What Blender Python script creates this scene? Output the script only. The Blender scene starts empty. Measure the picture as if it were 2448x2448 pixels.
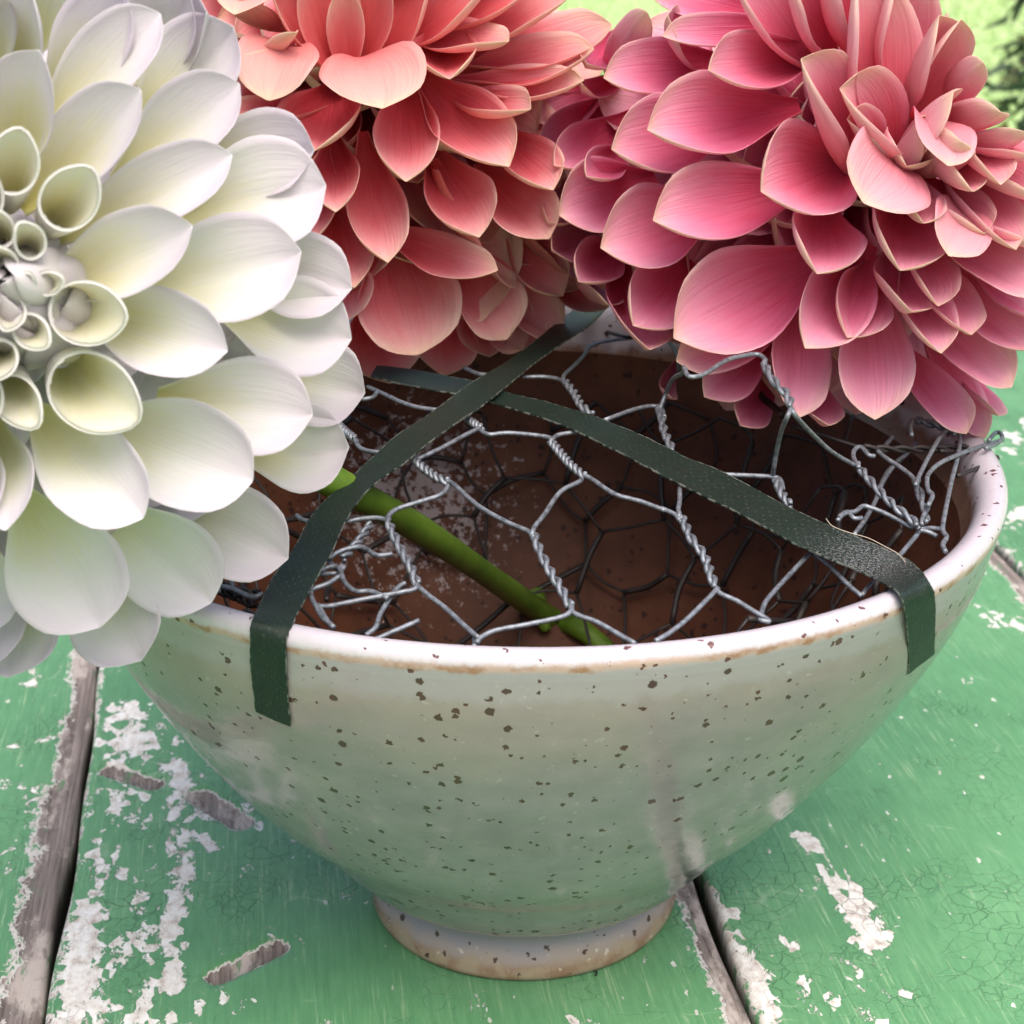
import bpy, bmesh, math, random
import numpy as np
from mathutils import Vector

random.seed(7)
rng = np.random.default_rng(11)
SC = bpy.context.scene
COL = SC.collection
R_ = math.radians

# ------------------------------------------------------------------ camera
PITCH = R_(21.6816)
CAM = np.array([-0.0023657, -0.321247, 0.212376])
FOC = 3431.435 * 2448 / 1932          # focal length in photo pixels
HALF = 1224.0
FW = np.array([0, math.cos(PITCH), -math.sin(PITCH)])
UP = np.array([0, math.sin(PITCH), math.cos(PITCH)])
RT = np.array([1.0, 0, 0])
cd = bpy.data.cameras.new('camera')
cam = bpy.data.objects.new('camera', cd)
COL.objects.link(cam)
cam.location = CAM
cam.rotation_euler = (math.pi / 2 - PITCH, 0, 0)
cd.sensor_width = 36.0
cd.lens = 36.0 * FOC / 2448
cd.clip_start = 0.01
cd.clip_end = 500
cd.dof.use_dof = True
cd.dof.focus_distance = 0.300
cd.dof.aperture_fstop = 52.0
SC.camera = cam

# ------------------------------------------------------------------ light
SUN_EL, SUN_AZ = R_(62), R_(165)        # azimuth: clockwise from +Y
w = bpy.data.worlds.new('World')
SC.world = w
w.use_nodes = True
wn = w.node_tree.nodes
sky = wn.new('ShaderNodeTexSky')
sky.sky_type = 'NISHITA'
sky.sun_disc = False
sky.sun_elevation = SUN_EL
sky.sun_rotation = SUN_AZ
sky.air_density = 1.0
sky.dust_density = 6.0
sky.ozone_density = 0.4
wn['Background'].inputs['Strength'].default_value = 0.13
w.node_tree.links.new(sky.outputs[0], wn['Background'].inputs['Color'])
sd = bpy.data.lights.new('sun', 'SUN')
sd.energy = 1.5
sd.angle = R_(50)
sd.color = (1.0, 0.965, 0.92)
sun = bpy.data.objects.new('sun', sd)
COL.objects.link(sun)
sdir = Vector((math.sin(SUN_AZ) * math.cos(SUN_EL), math.cos(SUN_AZ) * math.cos(SUN_EL), math.sin(SUN_EL)))
sun.rotation_euler = sdir.to_track_quat('Z', 'Y').to_euler()
SC.view_settings.view_transform = 'Standard'
SC.view_settings.look = 'None'
SC.view_settings.exposure = 0.78
SC.view_settings.gamma = 1
SC.cycles.use_denoising = True
SC.cycles.max_bounces = 10
SC.cycles.diffuse_bounces = 5
SC.cycles.transmission_bounces = 8

# ------------------------------------------------------------------ geometry helpers
def nrm(a):
    a = np.asarray(a, float)
    return a / (np.linalg.norm(a) + 1e-12)

def ray(x, y):
    return FW + ((x - HALF) / FOC) * RT - ((y - HALF) / FOC) * UP

def at(x, y, depth):
    return CAM + depth * ray(x, y)

def on_z(x, y, z):
    d = ray(x, y)
    return CAM + d * ((z - CAM[2]) / d[2])

def empty(name, label, cat, loc=(0, 0, 0), group=None):
    o = bpy.data.objects.new(name, None)
    COL.objects.link(o)
    o.location = loc
    o.empty_display_size = 0.01
    o['label'] = label
    o['category'] = cat
    if group:
        o['group'] = group
    return o

def mesh_obj(name, verts, faces, mats, parent=None, smooth=True, fm=None, uvs=None):
    me = bpy.data.meshes.new(name)
    off = np.array(parent.location) if parent is not None else np.zeros(3)
    v = np.asarray(verts, float) - off
    me.from_pydata([tuple(p) for p in v], [], faces)
    if not isinstance(mats, (list, tuple)):
        mats = [mats]
    for m in mats:
        me.materials.append(m)
    if fm is not None:
        me.polygons.foreach_set('material_index', np.asarray(fm, np.int32))
    if smooth:
        me.polygons.foreach_set('use_smooth', np.ones(len(me.polygons), bool))
    if uvs is not None:
        ul = me.uv_layers.new(name='UVMap')
        li = np.zeros(len(me.loops), np.int32)
        me.loops.foreach_get('vertex_index', li)
        ul.data.foreach_set('uv', np.asarray(uvs, np.float32)[li].ravel())
    me.update()
    o = bpy.data.objects.new(name, me)
    COL.objects.link(o)
    if parent is not None:
        o.parent = parent
    return o

def smooth_path(P, sub=5):
    P = [np.asarray(p, float) for p in P]
    if len(P) < 3:
        return np.array([P[0] + (P[1] - P[0]) * t for t in np.linspace(0, 1, sub + 1)])
    Q = [2 * P[0] - P[1]] + P + [2 * P[-1] - P[-2]]
    out = []
    for i in range(1, len(Q) - 2):
        a, b, c, d = Q[i - 1], Q[i], Q[i + 1], Q[i + 2]
        for k in range(sub):
            t = k / sub
            out.append(0.5 * (2 * b + (c - a) * t + (2 * a - 5 * b + 4 * c - d) * t * t + (3 * b - a - 3 * c + d) * t ** 3))
    out.append(P[-1])
    return np.array(out)

def tube_data(P, r, seg=8, v0=0, caps=True):
    P = np.asarray(P)
    n = len(P)
    rr = np.full(n, r) if np.isscalar(r) else np.asarray(r)
    T = np.gradient(P, axis=0)
    T /= np.linalg.norm(T, axis=1)[:, None] + 1e-12
    N = np.cross(T[0], [0.3, 0.2, 0.9])
    N = nrm(N)
    V, F = [], []
    for i in range(n):
        N = nrm(N - T[i] * (N @ T[i]))
        B = np.cross(T[i], N)
        for k in range(seg):
            a = 2 * math.pi * k / seg
            V.append(P[i] + rr[i] * (math.cos(a) * N + math.sin(a) * B))
    for i in range(n - 1):
        for k in range(seg):
            k2 = (k + 1) % seg
            F.append((v0 + i * seg + k, v0 + i * seg + k2, v0 + (i + 1) * seg + k2, v0 + (i + 1) * seg + k))
    if caps:
        F.append(tuple(v0 + k for k in reversed(range(seg))))
        F.append(tuple(v0 + (n - 1) * seg + k for k in range(seg)))
    return V, F

# ------------------------------------------------------------------ shader helpers
class NT:
    def __init__(self, name):
        self.m = bpy.data.materials.new(name)
        self.m.use_nodes = True
        self.t = self.m.node_tree
        self.n = self.t.nodes
        self.b = self.n['Principled BSDF']
        self.out = self.n['Material Output']

    def L(self, a, b):
        self.t.links.new(a, b)

    def _in(self, sock, v):
        if hasattr(v, 'links') or isinstance(v, bpy.types.NodeSocket):
            self.L(v, sock)
        elif isinstance(v, (tuple, list)) and len(v) == 3 and sock.type == 'RGBA':
            sock.default_value = (*v, 1)
        else:
            sock.default_value = v

    def math(self, op, a, b=0.0, c=None, clamp=False):
        n = self.n.new('ShaderNodeMath')
        n.operation = op
        n.use_clamp = clamp
        self._in(n.inputs[0], a)
        self._in(n.inputs[1], b)
        if c is not None:
            self._in(n.inputs[2], c)
        return n.outputs[0]

    def mix(self, f, a, b, mode='MIX'):
        n = self.n.new('ShaderNodeMix')
        n.data_type = 'RGBA'
        n.blend_type = mode
        self._in(n.inputs['Factor'], f)
        self._in(n.inputs['A'], a) if False else self._in(n.inputs[6], a)
        self._in(n.inputs[7], b)
        return n.outputs[2]

    def step(self, v, lo, hi):
        n = self.n.new('ShaderNodeMapRange')
        n.interpolation_type = 'SMOOTHSTEP'
        self._in(n.inputs[0], v)
        n.inputs[1].default_value = lo
        n.inputs[2].default_value = hi
        return n.outputs[0]

    def obj(self):
        return self.n.new('ShaderNodeTexCoord').outputs['Object']

    def uv(self):
        return self.n.new('ShaderNodeTexCoord').outputs['UV']

    def sep(self, v):
        n = self.n.new('ShaderNodeSeparateXYZ')
        self.L(v, n.inputs[0])
        return n.outputs

    def scale(self, v, s, loc=(0, 0, 0)):
        n = self.n.new('ShaderNodeMapping')
        self.L(v, n.inputs[0])
        n.inputs['Scale'].default_value = s
        n.inputs['Location'].default_value = loc
        return n.outputs[0]

    def vadd(self, a, b):
        n = self.n.new('ShaderNodeVectorMath')
        self._in(n.inputs[0], a)
        self._in(n.inputs[1], b)
        return n.outputs[0]

    def noise(self, v, s=1.0, detail=3.0, rough=0.55, dist=0.0, color=False):
        n = self.n.new('ShaderNodeTexNoise')
        if v is not None:
            self.L(v, n.inputs['Vector'])
        n.inputs['Scale'].default_value = s
        n.inputs['Detail'].default_value = detail
        n.inputs['Roughness'].default_value = rough
        n.inputs['Distortion'].default_value = dist
        return n.outputs['Color' if color else 'Fac']

    def voro(self, v, s=1.0, feat='F1', rand=1.0):
        n = self.n.new('ShaderNodeTexVoronoi')
        n.feature = feat
        self.L(v, n.inputs['Vector'])
        n.inputs['Scale'].default_value = s
        n.inputs['Randomness'].default_value = rand
        return n.outputs

    def ramp(self, f, stops):
        n = self.n.new('ShaderNodeValToRGB')
        self._in(n.inputs[0], f)
        e = n.color_ramp.elements
        while len(e) < len(stops):
            e.new(0.5)
        for k, (p, c) in enumerate(stops):
            e[k].position = p
            e[k].color = (*c, 1)
        return n.outputs[0]

    def attr(self, name, kind='GEOMETRY'):
        n = self.n.new('ShaderNodeAttribute')
        n.attribute_name = name
        n.attribute_type = kind
        return n.outputs['Fac']

    def bump(self, h, strength, dist, normal=None):
        n = self.n.new('ShaderNodeBump')
        n.inputs['Strength'].default_value = strength
        n.inputs['Distance'].default_value = dist
        self.L(h, n.inputs['Height'])
        if normal is not None:
            self.L(normal, n.inputs['Normal'])
        return n.outputs[0]

    def set(self, **k):
        for a, v in k.items():
            self._in(self.b.inputs[a.replace('_', ' ')], v)

# ------------------------------------------------------------------ lawn
def lawn():
    M = NT('lawn_grass')
    co = M.obj()
    n1 = M.noise(co, 1.3, 5, 0.6)
    n2 = M.noise(co, 9, 4, 0.6)
    n3 = M.noise(co, 70, 3, 0.6)
    v = M.math('ADD', M.math('MULTIPLY', n1, 0.45), M.math('ADD', M.math('MULTIPLY', n2, 0.35), M.math('MULTIPLY', n3, 0.2)))
    c = M.ramp(v, [(0.30, (0.30, 0.46, 0.17)), (0.46, (0.40, 0.58, 0.23)), (0.56, (0.46, 0.60, 0.27)), (0.68, (0.52, 0.58, 0.32))])
    M.set(Base_Color=c, Roughness=0.8)
    M.L(M.bump(n3, 0.6, 0.02), M.b.inputs['Normal'])
    N = 40
    xs = np.linspace(-1, 1, N + 1)
    xs = np.sign(xs) * np.abs(xs) ** 2.5 * 200
    V, F = [], []
    for j in range(N + 1):
        for i in range(N + 1):
            V.append((xs[i], xs[j], -0.74 + 0.012 * math.sin(xs[i] * 1.7) * math.cos(xs[j] * 1.3)))
    for j in range(N):
        for i in range(N):
            a = j * (N + 1) + i
            F.append((a, a + 1, a + N + 2, a + N + 1))
    o = mesh_obj('lawn', V, F, M.m)
    o['kind'] = 'structure'
    G = NT('grass_blades')
    ri = G.n.new('ShaderNodeNewGeometry').outputs['Random Per Island']
    gc = G.ramp(ri, [(0.0, (0.32, 0.48, 0.17)), (0.6, (0.42, 0.59, 0.24)), (1.0, (0.53, 0.60, 0.33))])
    G.set(Base_Color=gc, Roughness=0.6)
    n = 90000
    y = 2.2 + 9 * rng.random(n) ** 1.3
    x = -1.6 - y * 0.1 + rng.random(n) * (y * 0.52 + 2.2)
    a = rng.random(n) * 2 * math.pi
    h = 0.012 + 0.022 * rng.random(n)
    wd = 0.004 + 0.004 * rng.random(n)
    lean = (rng.random((n, 2)) - 0.5) * 0.05
    z0 = -0.745
    P = np.zeros((n, 3, 3))
    P[:, 0] = np.stack([x - np.cos(a) * wd, y - np.sin(a) * wd, np.full(n, z0)], -1)
    P[:, 1] = np.stack([x + np.cos(a) * wd, y + np.sin(a) * wd, np.full(n, z0)], -1)
    P[:, 2] = np.stack([x + lean[:, 0], y + lean[:, 1], z0 + h], -1)
    me = bpy.data.meshes.new('grass')
    me.vertices.add(3 * n)
    me.vertices.foreach_set('co', P.ravel())
    me.loops.add(3 * n)
    me.loops.foreach_set('vertex_index', np.arange(3 * n, dtype=np.int32))
    me.polygons.add(n)
    me.polygons.foreach_set('loop_start', np.arange(n, dtype=np.int32) * 3)
    me.update()
    me.validate()
    me.materials.append(G.m)
    g = bpy.data.objects.new('grass', me)
    COL.objects.link(g)
    g['kind'] = 'stuff'
    g['label'] = 'short bright green lawn grass beyond the table'
lawn()

# ------------------------------------------------------------------ conifer beyond the lawn
def conifer():
    B = NT('conifer_bark')
    B.set(Base_Color=(0.09, 0.06, 0.04), Roughness=0.9)
    Lm = NT('conifer_needles')
    ri = Lm.n.new('ShaderNodeNewGeometry').outputs['Random Per Island']
    Lm.set(Base_Color=Lm.ramp(ri, [(0, (0.02, 0.045, 0.025)), (0.7, (0.05, 0.085, 0.03)), (0.93, (0.09, 0.10, 0.03)), (1, (0.25, 0.17, 0.05))]), Roughness=0.7)
    d = ray(3090, -110)
    p = CAM + d * (3.4 / FW @ d if False else 3.4)
    base = np.array([p[0], p[1], -0.745])
    t = empty('conifer_tree', 'dark green conifer with drooping sprays at the top right corner of the lawn', 'tree', base)
    V, F = tube_data(np.array([base + (0, 0, -0.02), base + (0.01, 0, 0.5), base + (0, 0.02, 1.2), base + (0, 0, 2.3)]), np.array([0.05, 0.04, 0.03, 0.008]), 10)
    mesh_obj('trunk', V, F, B.m, t)
    V, F = [], []
    BV, BF = [], []
    for k in range(120):
        z = 0.22 + 2.0 * (k / 120)
        L = (0.60 * (1 - (z / 2.4)) + 0.08) * (0.8 + 0.4 * random.random())
        a = k * 2.39996
        D = np.array([math.cos(a), math.sin(a), 0])
        P = [base + np.array([0, 0, z]) + D * L * s + np.array([0, 0, 0.25 * L * s - 0.55 * L * s * s]) for s in np.linspace(0, 1, 6)]
        v, f = tube_data(P, np.linspace(0.008, 0.002, 6), 5, len(BV))
        BV += v
        BF += f
        for q in range(90):
            s = 0.12 + 0.9 * random.random()
            i = min(int(s * 5), 4)
            c = P[i] + (P[i + 1] - P[i]) * (s * 5 - i)
            c = c + rng.normal(0, 0.022, 3)
            dr = nrm(D * 0.7 + rng.normal(0, 0.6, 3) + np.array([0, 0, -0.35]))
            sd_ = nrm(np.cross(dr, rng.normal(0, 1, 3)))
            ln, wd = 0.04 + 0.04 * random.random(), 0.007 + 0.006 * random.random()
            b = len(V)
            V += [c - sd_ * wd, c + sd_ * wd, c + dr * ln]
            F.append((b, b + 1, b + 2))
    cr = mesh_obj('crown', V, F, Lm.m, t, smooth=False)
    mesh_obj('branches', BV, BF, B.m, t)
conifer()

# ------------------------------------------------------------------ table
ANG = R_(8.0)
TD = np.array([-math.sin(ANG), math.cos(ANG), 0])    # along the planks
TA = np.array([math.cos(ANG), math.sin(ANG), 0])     # across
def tab(x, y):                                       # photo point (1932 scale) -> plank coords
    p = on_z(x * 1.26708, y * 1.26708, 0)
    return np.array([p @ TA, p @ TD])

def paint_material():
    M = NT('weathered_green_paint')
    co = M.obj()
    xyz = M.sep(co)
    wear = M.attr('wear')
    bare = M.attr('bare')
    # flakes: polygonal paint cells, slightly stretched along the grain
    warp = M.noise(co, 260, 3, 0.6, color=True)
    wv = M.n.new('ShaderNodeVectorMath'); wv.operation = 'MULTIPLY_ADD'
    M.L(warp, wv.inputs[0]); wv.inputs[1].default_value = (0.0024, 0.0030, 0); M.L(co, wv.inputs[2])
    co2 = wv.outputs[0]
    cells = M.voro(M.scale(co2, (420, 300, 1)), 1.0)
    cpos = cells['Position']
    crand = M.sep(cells['Color'])[0]
    streak = M.noise(M.scale(cpos, (0.55, 0.20, 1)), 1.0, 3, 0.6)
    fine = M.noise(M.scale(co2, (1400, 700, 1)), 1.0, 3, 0.6)
    v = M.math('ADD', wear, M.math('MULTIPLY', M.math('SUBTRACT', streak, 0.5), 1.9))
    v = M.math('ADD', v, M.math('MULTIPLY', M.math('SUBTRACT', crand, 0.5), 0.35))
    v = M.math('ADD', v, M.math('MULTIPLY', M.math('SUBTRACT', fine, 0.5), 0.55))
    chip = M.step(v, 0.50, 0.54)
    # small scattered flecks
    fl = M.voro(M.scale(co2, (700, 330, 1)), 1.0)
    flr = M.sep(fl['Color'])[1]
    fleck = M.math('MULTIPLY', M.math('LESS_THAN', fl['Distance'], M.math('MULTIPLY', M.math('SUBTRACT', flr, 0.92), 4.0)), 1.0)
    chip = M.math('MAXIMUM', chip, M.math('MULTIPLY', fleck, 0.8))
    bn = M.math('ADD', bare, M.math('MULTIPLY', M.math('SUBTRACT', M.noise(M.scale(co2, (330, 170, 1)), 1.0, 4, 0.65), 0.5), 0.75))
    bn = M.math('ADD', bn, M.math('MULTIPLY', M.math('SUBTRACT', fine, 0.5), 0.35))
    border = M.step(bn, 0.40, 0.44)
    wood = M.step(bn, 0.50, 0.54)
    # green
    big = M.noise(co, 14, 4, 0.6)
    mid = M.noise(M.scale(co, (900, 90, 1)), 1.0, 4, 0.6)
    g = M.ramp(M.math('ADD', M.math('MULTIPLY', big, 0.6), M.math('MULTIPLY', mid, 0.4)),
               [(0.30, (0.070, 0.205, 0.088)), (0.5, (0.108, 0.285, 0.128)), (0.70, (0.155, 0.36, 0.17))])
    # pale brush streaks and scratches along the grain
    sc = M.noise(M.scale(co, (1500, 45, 1), (3, 1, 0)), 1.0, 4, 0.75)
    scm = M.math('MULTIPLY', M.step(sc, 0.54, 0.68), M.step(M.noise(co, 22, 3, 0.5), 0.36, 0.58))
    g = M.mix(M.math('MULTIPLY', scm, 0.75), g, (0.36, 0.52, 0.30))
    # crackle
    ck = M.voro(M.scale(co2, (210, 300, 1)), 1.0, 'DISTANCE_TO_EDGE')['Distance']
    ck2 = M.voro(M.scale(co2, (420, 300, 1)), 1.0, 'DISTANCE_TO_EDGE')['Distance']
    cm = M.step(M.noise(co, 30, 3, 0.5), 0.44, 0.68)
    crack = M.math('MULTIPLY', M.math('SUBTRACT', 1.0, M.step(ck, 0.005, 0.03)), cm)
    crack2 = M.math('MULTIPLY', M.math('SUBTRACT', 1.0, M.step(ck2, 0.01, 0.07)), M.step(M.noise(co, 41, 2, 0.5), 0.52, 0.66))
    crack = M.math('MAXIMUM', crack, M.math('MULTIPLY', crack2, 0.8))
    ckc = M.voro(M.scale(co2, (95, 120, 1), (5, 3, 0)), 1.0, 'DISTANCE_TO_EDGE')['Distance']
    pale = M.math('MULTIPLY', M.math('SUBTRACT', 1.0, M.step(ckc, 0.008, 0.03)), M.step(M.noise(co, 55, 3, 0.5), 0.56, 0.66))
    g = M.mix(M.math('MULTIPLY', crack, 0.42), g, (0.022, 0.09, 0.04))
    g = M.mix(M.math('MULTIPLY', pale, 0.6), g, (0.30, 0.44, 0.28))
    # primer and bare wood
    pn = M.noise(M.scale(co, (500, 300, 1)), 1.0, 4, 0.6)
    prim = M.ramp(pn, [(0.30, (0.40, 0.33, 0.29)), (0.45, (0.66, 0.62, 0.57)), (0.6, (0.78, 0.77, 0.74))])
    prim = M.mix(M.math('MULTIPLY', crack2, 0.5), prim, (0.25, 0.22, 0.2))
    gr = M.noise(M.scale(co, (1100, 30, 1)), 1.0, 5, 0.7)
    wd = M.ramp(gr, [(0.28, (0.060, 0.046, 0.040)), (0.5, (0.19, 0.155, 0.14)), (0.72, (0.33, 0.28, 0.255))])
    pat = M.noise(M.scale(co, (120, 38, 1)), 1.0, 5, 0.65)
    wd = M.mix(M.math('MULTIPLY', M.step(pat, 0.48, 0.60), 0.8), wd, (0.52, 0.45, 0.41))
    wd = M.mix(M.math('MULTIPLY', M.step(M.noise(M.scale(co, (260, 45, 1), (2, 7, 0)), 1.0, 4, 0.7), 0.58, 0.64), 0.8), wd, (0.10, 0.22, 0.11))
    # plank flanks turn very dark brown below the top surface
    c = M.mix(chip, g, prim)
    c = M.mix(border, c, M.mix(0.5, prim, (0.50, 0.45, 0.40)))
    c = M.mix(wood, c, wd)
    flank = M.step(xyz[2], -0.007, -0.0012)
    c = M.mix(flank, (0.035, 0.028, 0.022), c)
    rough = M.math('ADD', 0.34, M.math('MULTIPLY', M.math('MAXIMUM', chip, wood), 0.45))
    M.set(Base_Color=c, Roughness=rough)
    M.b.inputs['Specular IOR Level'].default_value = 0.45
    h = M.math('SUBTRACT', 1.0, M.math('MULTIPLY', chip, 0.45))
    h = M.math('SUBTRACT', h, M.math('MULTIPLY', wood, 0.55))
    h = M.math('SUBTRACT', h, M.math('MULTIPLY', crack, 0.35))
    h = M.math('ADD', h, M.math('MULTIPLY', gr, 0.22))
    M.L(M.bump(h, 0.8, 0.0006), M.b.inputs['Normal'])
    return M.m

def capsule(X, Y, a, b, r):
    ab = b - a
    t = np.clip(((X - a[0]) * ab[0] + (Y - a[1]) * ab[1]) / (ab @ ab + 1e-12), 0, 1)
    return np.exp(-(((X - a[0] - t * ab[0]) ** 2 + (Y - a[1] - t * ab[1]) ** 2) / r ** 2))

K = 0.00011     # metres per 1932-scale pixel near the foot
CHIPS = [  # (x0,y0,x1,y1, radius px, strength)
    (235, 1330, 262, 1420, 52, .72), (225, 1440, 205, 1580, 26, .66), (212, 1590, 188, 1690, 24, .62),
    (165, 1730, 145, 1932, 46, .84), (215, 1750, 232, 1800, 34, .50), (235, 1880, 225, 1932, 40, .50),
    (325, 1440, 350, 1480, 38, .62), (345, 1490, 335, 1600, 30, .66), (340, 1610, 330, 1710, 28, .70),
    (328, 1715, 318, 1860, 30, .74), (385, 1890, 350, 1932, 34, .52), (385, 1520, 350, 1545, 40, .60),
    (300, 1360, 310, 1420, 26, .55), (100, 1390, 30, 1405, 16, .50), (75, 1480, 40, 1530, 28, .48),
    (40, 1600, 20, 1640, 30, .40), (60, 1290, 90, 1260, 30, .38), (270, 1480, 255, 1560, 24, .5), (290, 1600, 270, 1680, 22, .44), (260, 1700, 285, 1760, 26, .46),
    (360, 1570, 400, 1600, 20, .5), (300, 1850, 280, 1932, 26, .44), (120, 1480, 100, 1560, 20, .4),
    (1335, 1672, 1385, 1770, 22, .70), (1390, 1780, 1445, 1910, 26, .78),
    (1520, 1578, 1560, 1640, 22, .76), (1560, 1640, 1600, 1700, 24, .76), (1600, 1690, 1655, 1780, 34, .74),
    (1470, 1770, 1485, 1790, 18, .50), (1640, 1840, 1700, 1890, 30, .46), (1520, 1850, 1545, 1870, 16, .50),
    (1580, 1810, 1640, 1820, 20, .44), (1600, 1905, 1690, 1932, 30, .46),
    (1890, 860, 1932, 800, 60, .5), (1905, 990, 1932, 960, 36, .6), (1850, 1150, 1932, 1180, 40, .50),
]
GOUGES = [(205, 1452, 290, 1478, 17), (375, 1500, 455, 1550, 21), (412, 1840, 520, 1788, 17)]

def table():
    t = empty('garden_table', 'green painted plank table with peeling paint under the speckled bowl', 'table', (0, 0, 0))
    pm = paint_material()
    W = 0.13125
    E0 = -0.0942
    gap = 0.0012
    ys = np.unique(np.concatenate([np.linspace(-0.34, -0.16, 12), np.arange(-0.16, 0.30, 0.0012), np.linspace(0.30, 1.05, 60)]))
    chips = [(tab(a, b), tab(c, d), r * K, s) for a, b, c, d, r, s in CHIPS]
    goug = [(tab(a, b), tab(c, d), r * K) for a, b, c, d, r in GOUGES]
    for k in range(-3, 4):
        x0 = E0 + k * W + gap / 2
        x1 = x0 + W - gap
        dense = k in (-1, 0, 1, 2)
        rc = 0.0016
        ang = np.linspace(0, math.pi / 2, 5)
        left = [(x0, -0.021), (x0, -0.010), (x0, -0.005)] + [(x0 + rc - rc * math.cos(a), -rc + rc * math.sin(a)) for a in ang]
        right = [(2 * (x0 + x1) / 2 - p[0], p[1]) for p in reversed(left)]
        mid = [(x, 0.0) for x in np.linspace(x0 + rc, x1 - rc, 110 if dense else 12)[1:-1]]
        prof = np.array(left + mid + right)
        yy = ys if dense else np.linspace(-0.34, 1.05, 40)
        # slightly wandering edges
        ew = 0.0006 * np.sin(yy * 40 + k) + 0.0004 * np.sin(yy * 97 + 2 * k)
        X = prof[:, 0][None, :] + ew[:, None] * (np.abs(prof[:, 0] - (x0 + x1) / 2) > W * 0.44)[None, :]
        Y = np.repeat(yy[:, None], len(prof), 1)
        Z = np.repeat(prof[:, 1][None, :], len(yy), 0).copy()
        wear = np.full_like(X, 0.10 if k < 1 else 0.0)
        for a, b, r, s in chips:
            wear = np.maximum(wear, s * capsule(X, Y, a, b, r * 1.25))
        wear = np.maximum(wear, 0.28 * np.exp(-((X - x0) / 0.012) ** 2))
        dr = x1 - X
        wid = 0.0058 + 0.0045 * np.clip((0.05 - Y) / 0.12, 0, 1) * (k == -1) + 0.0010 * np.sin(Y * 60 + k) + 0.0007 * np.sin(Y * 173)
        bare = np.clip(1.0 - 0.5 * dr / wid, 0, 1)
        bare = np.maximum(bare, np.clip(0.75 - (X - x0) / 0.0035, 0, 0.42))
        pit = np.zeros_like(X)
        for a, b, r in goug:
            pit = np.maximum(pit, capsule(X, Y, a, b, r * 1.55))
        bare = np.maximum(bare, pit)
        Z -= 0.0012 * np.clip((pit - 0.42) / 0.2, 0, 1)
        Z -= 0.0009 * np.clip((bare - 0.45) / 0.2, 0, 1) * (pit < 0.3)
        ny, nx = X.shape
        V = np.stack([X, Y, Z], -1).reshape(-1, 3)
        idx = np.arange(ny * nx).reshape(ny, nx)
        q = np.stack([idx[:-1, :-1], idx[:-1, 1:], idx[1:, 1:], idx[1:, :-1]], -1).reshape(-1, 4)
        bot = np.stack([idx[:-1, -1], idx[:-1, 0], idx[1:, 0], idx[1:, -1]], -1)
        F = np.concatenate([q, bot])
        me = bpy.data.meshes.new('plank')
        me.vertices.add(len(V)); me.vertices.foreach_set('co', V.ravel())
        me.loops.add(F.size); me.loops.foreach_set('vertex_index', F.ravel().astype(np.int32))
        me.polygons.add(len(F)); me.polygons.foreach_set('loop_start', (np.arange(len(F)) * 4).astype(np.int32))
        me.update()
        me.polygons.foreach_set('use_smooth', np.ones(len(F), bool))
        for nm, arr in (('wear', wear), ('bare', bare)):
            a = me.attributes.new(nm, 'FLOAT', 'POINT')
            a.data.foreach_set('value', arr.ravel().astype(np.float32))
        me.materials.append(pm)
        o = bpy.data.objects.new('plank', me)
        COL.objects.link(o)
        o.rotation_euler = (0, 0, ANG)
        o.parent = t
    Wd = NT('old_table_wood')
    Wd.set(Base_Color=(0.05, 0.04, 0.033), Roughness=0.85)
    def bar(name, a0, a1, b0, b1, z0, z1):
        V = []
        for z in (z0, z1):
            for (a, b) in ((a0, b0), (a1, b0), (a1, b1), (a0, b1)):
                V.append(TA * a + TD * b + np.array([0, 0, z]))
        F = [(0, 3, 2, 1), (4, 5, 6, 7), (0, 1, 5, 4), (1, 2, 6, 5), (2, 3, 7, 6), (3, 0, 4, 7)]
        o = mesh_obj(name, V, F, Wd.m, t, smooth=False)
        bv = o.modifiers.new('edge', 'BEVEL'); bv.width = 0.003; bv.segments = 2
    for b in (-0.22, 0.30, 0.90):
        bar('batten', -0.47, 0.41, b, b + 0.07, -0.060, -0.0215)
    for a in (-0.46, 0.35):
        for b in (-0.215, 0.905):
            bar('leg', a, a + 0.05, b, b + 0.05, -0.745, -0.0605)
table()

# ------------------------------------------------------------------ bowl
H = 0.0978
ZK = np.array([.0115, .0135, .0180, .026, .036, .050, .066, .082, .0935])
RK = np.array([.0322, .0356, .0398, .0466, .0562, .0668, .0766, .0842, .0874])
def wall_r(z):
    m = np.gradient(RK, ZK)
    z = np.clip(z, ZK[0], ZK[-1])
    i = int(np.clip(np.searchsorted(ZK, z) - 1, 0, len(ZK) - 2))
    h = ZK[i + 1] - ZK[i]; s = (z - ZK[i]) / h
    return (2*s**3-3*s**2+1)*RK[i]+(s**3-2*s**2+s)*h*m[i]+(-2*s**3+3*s**2)*RK[i+1]+(s**3-s**2)*h*m[i+1]
def inner_r(z):
    return max(wall_r(max(z - 0.002, 0.0115)) - 0.0052 - (0.0905 - min(z, 0.0905)) * 0.02, 0.002) if z > 0.022 else 0.036 * math.sqrt(max((z - 0.0165) / 0.0055, 0))

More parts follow.
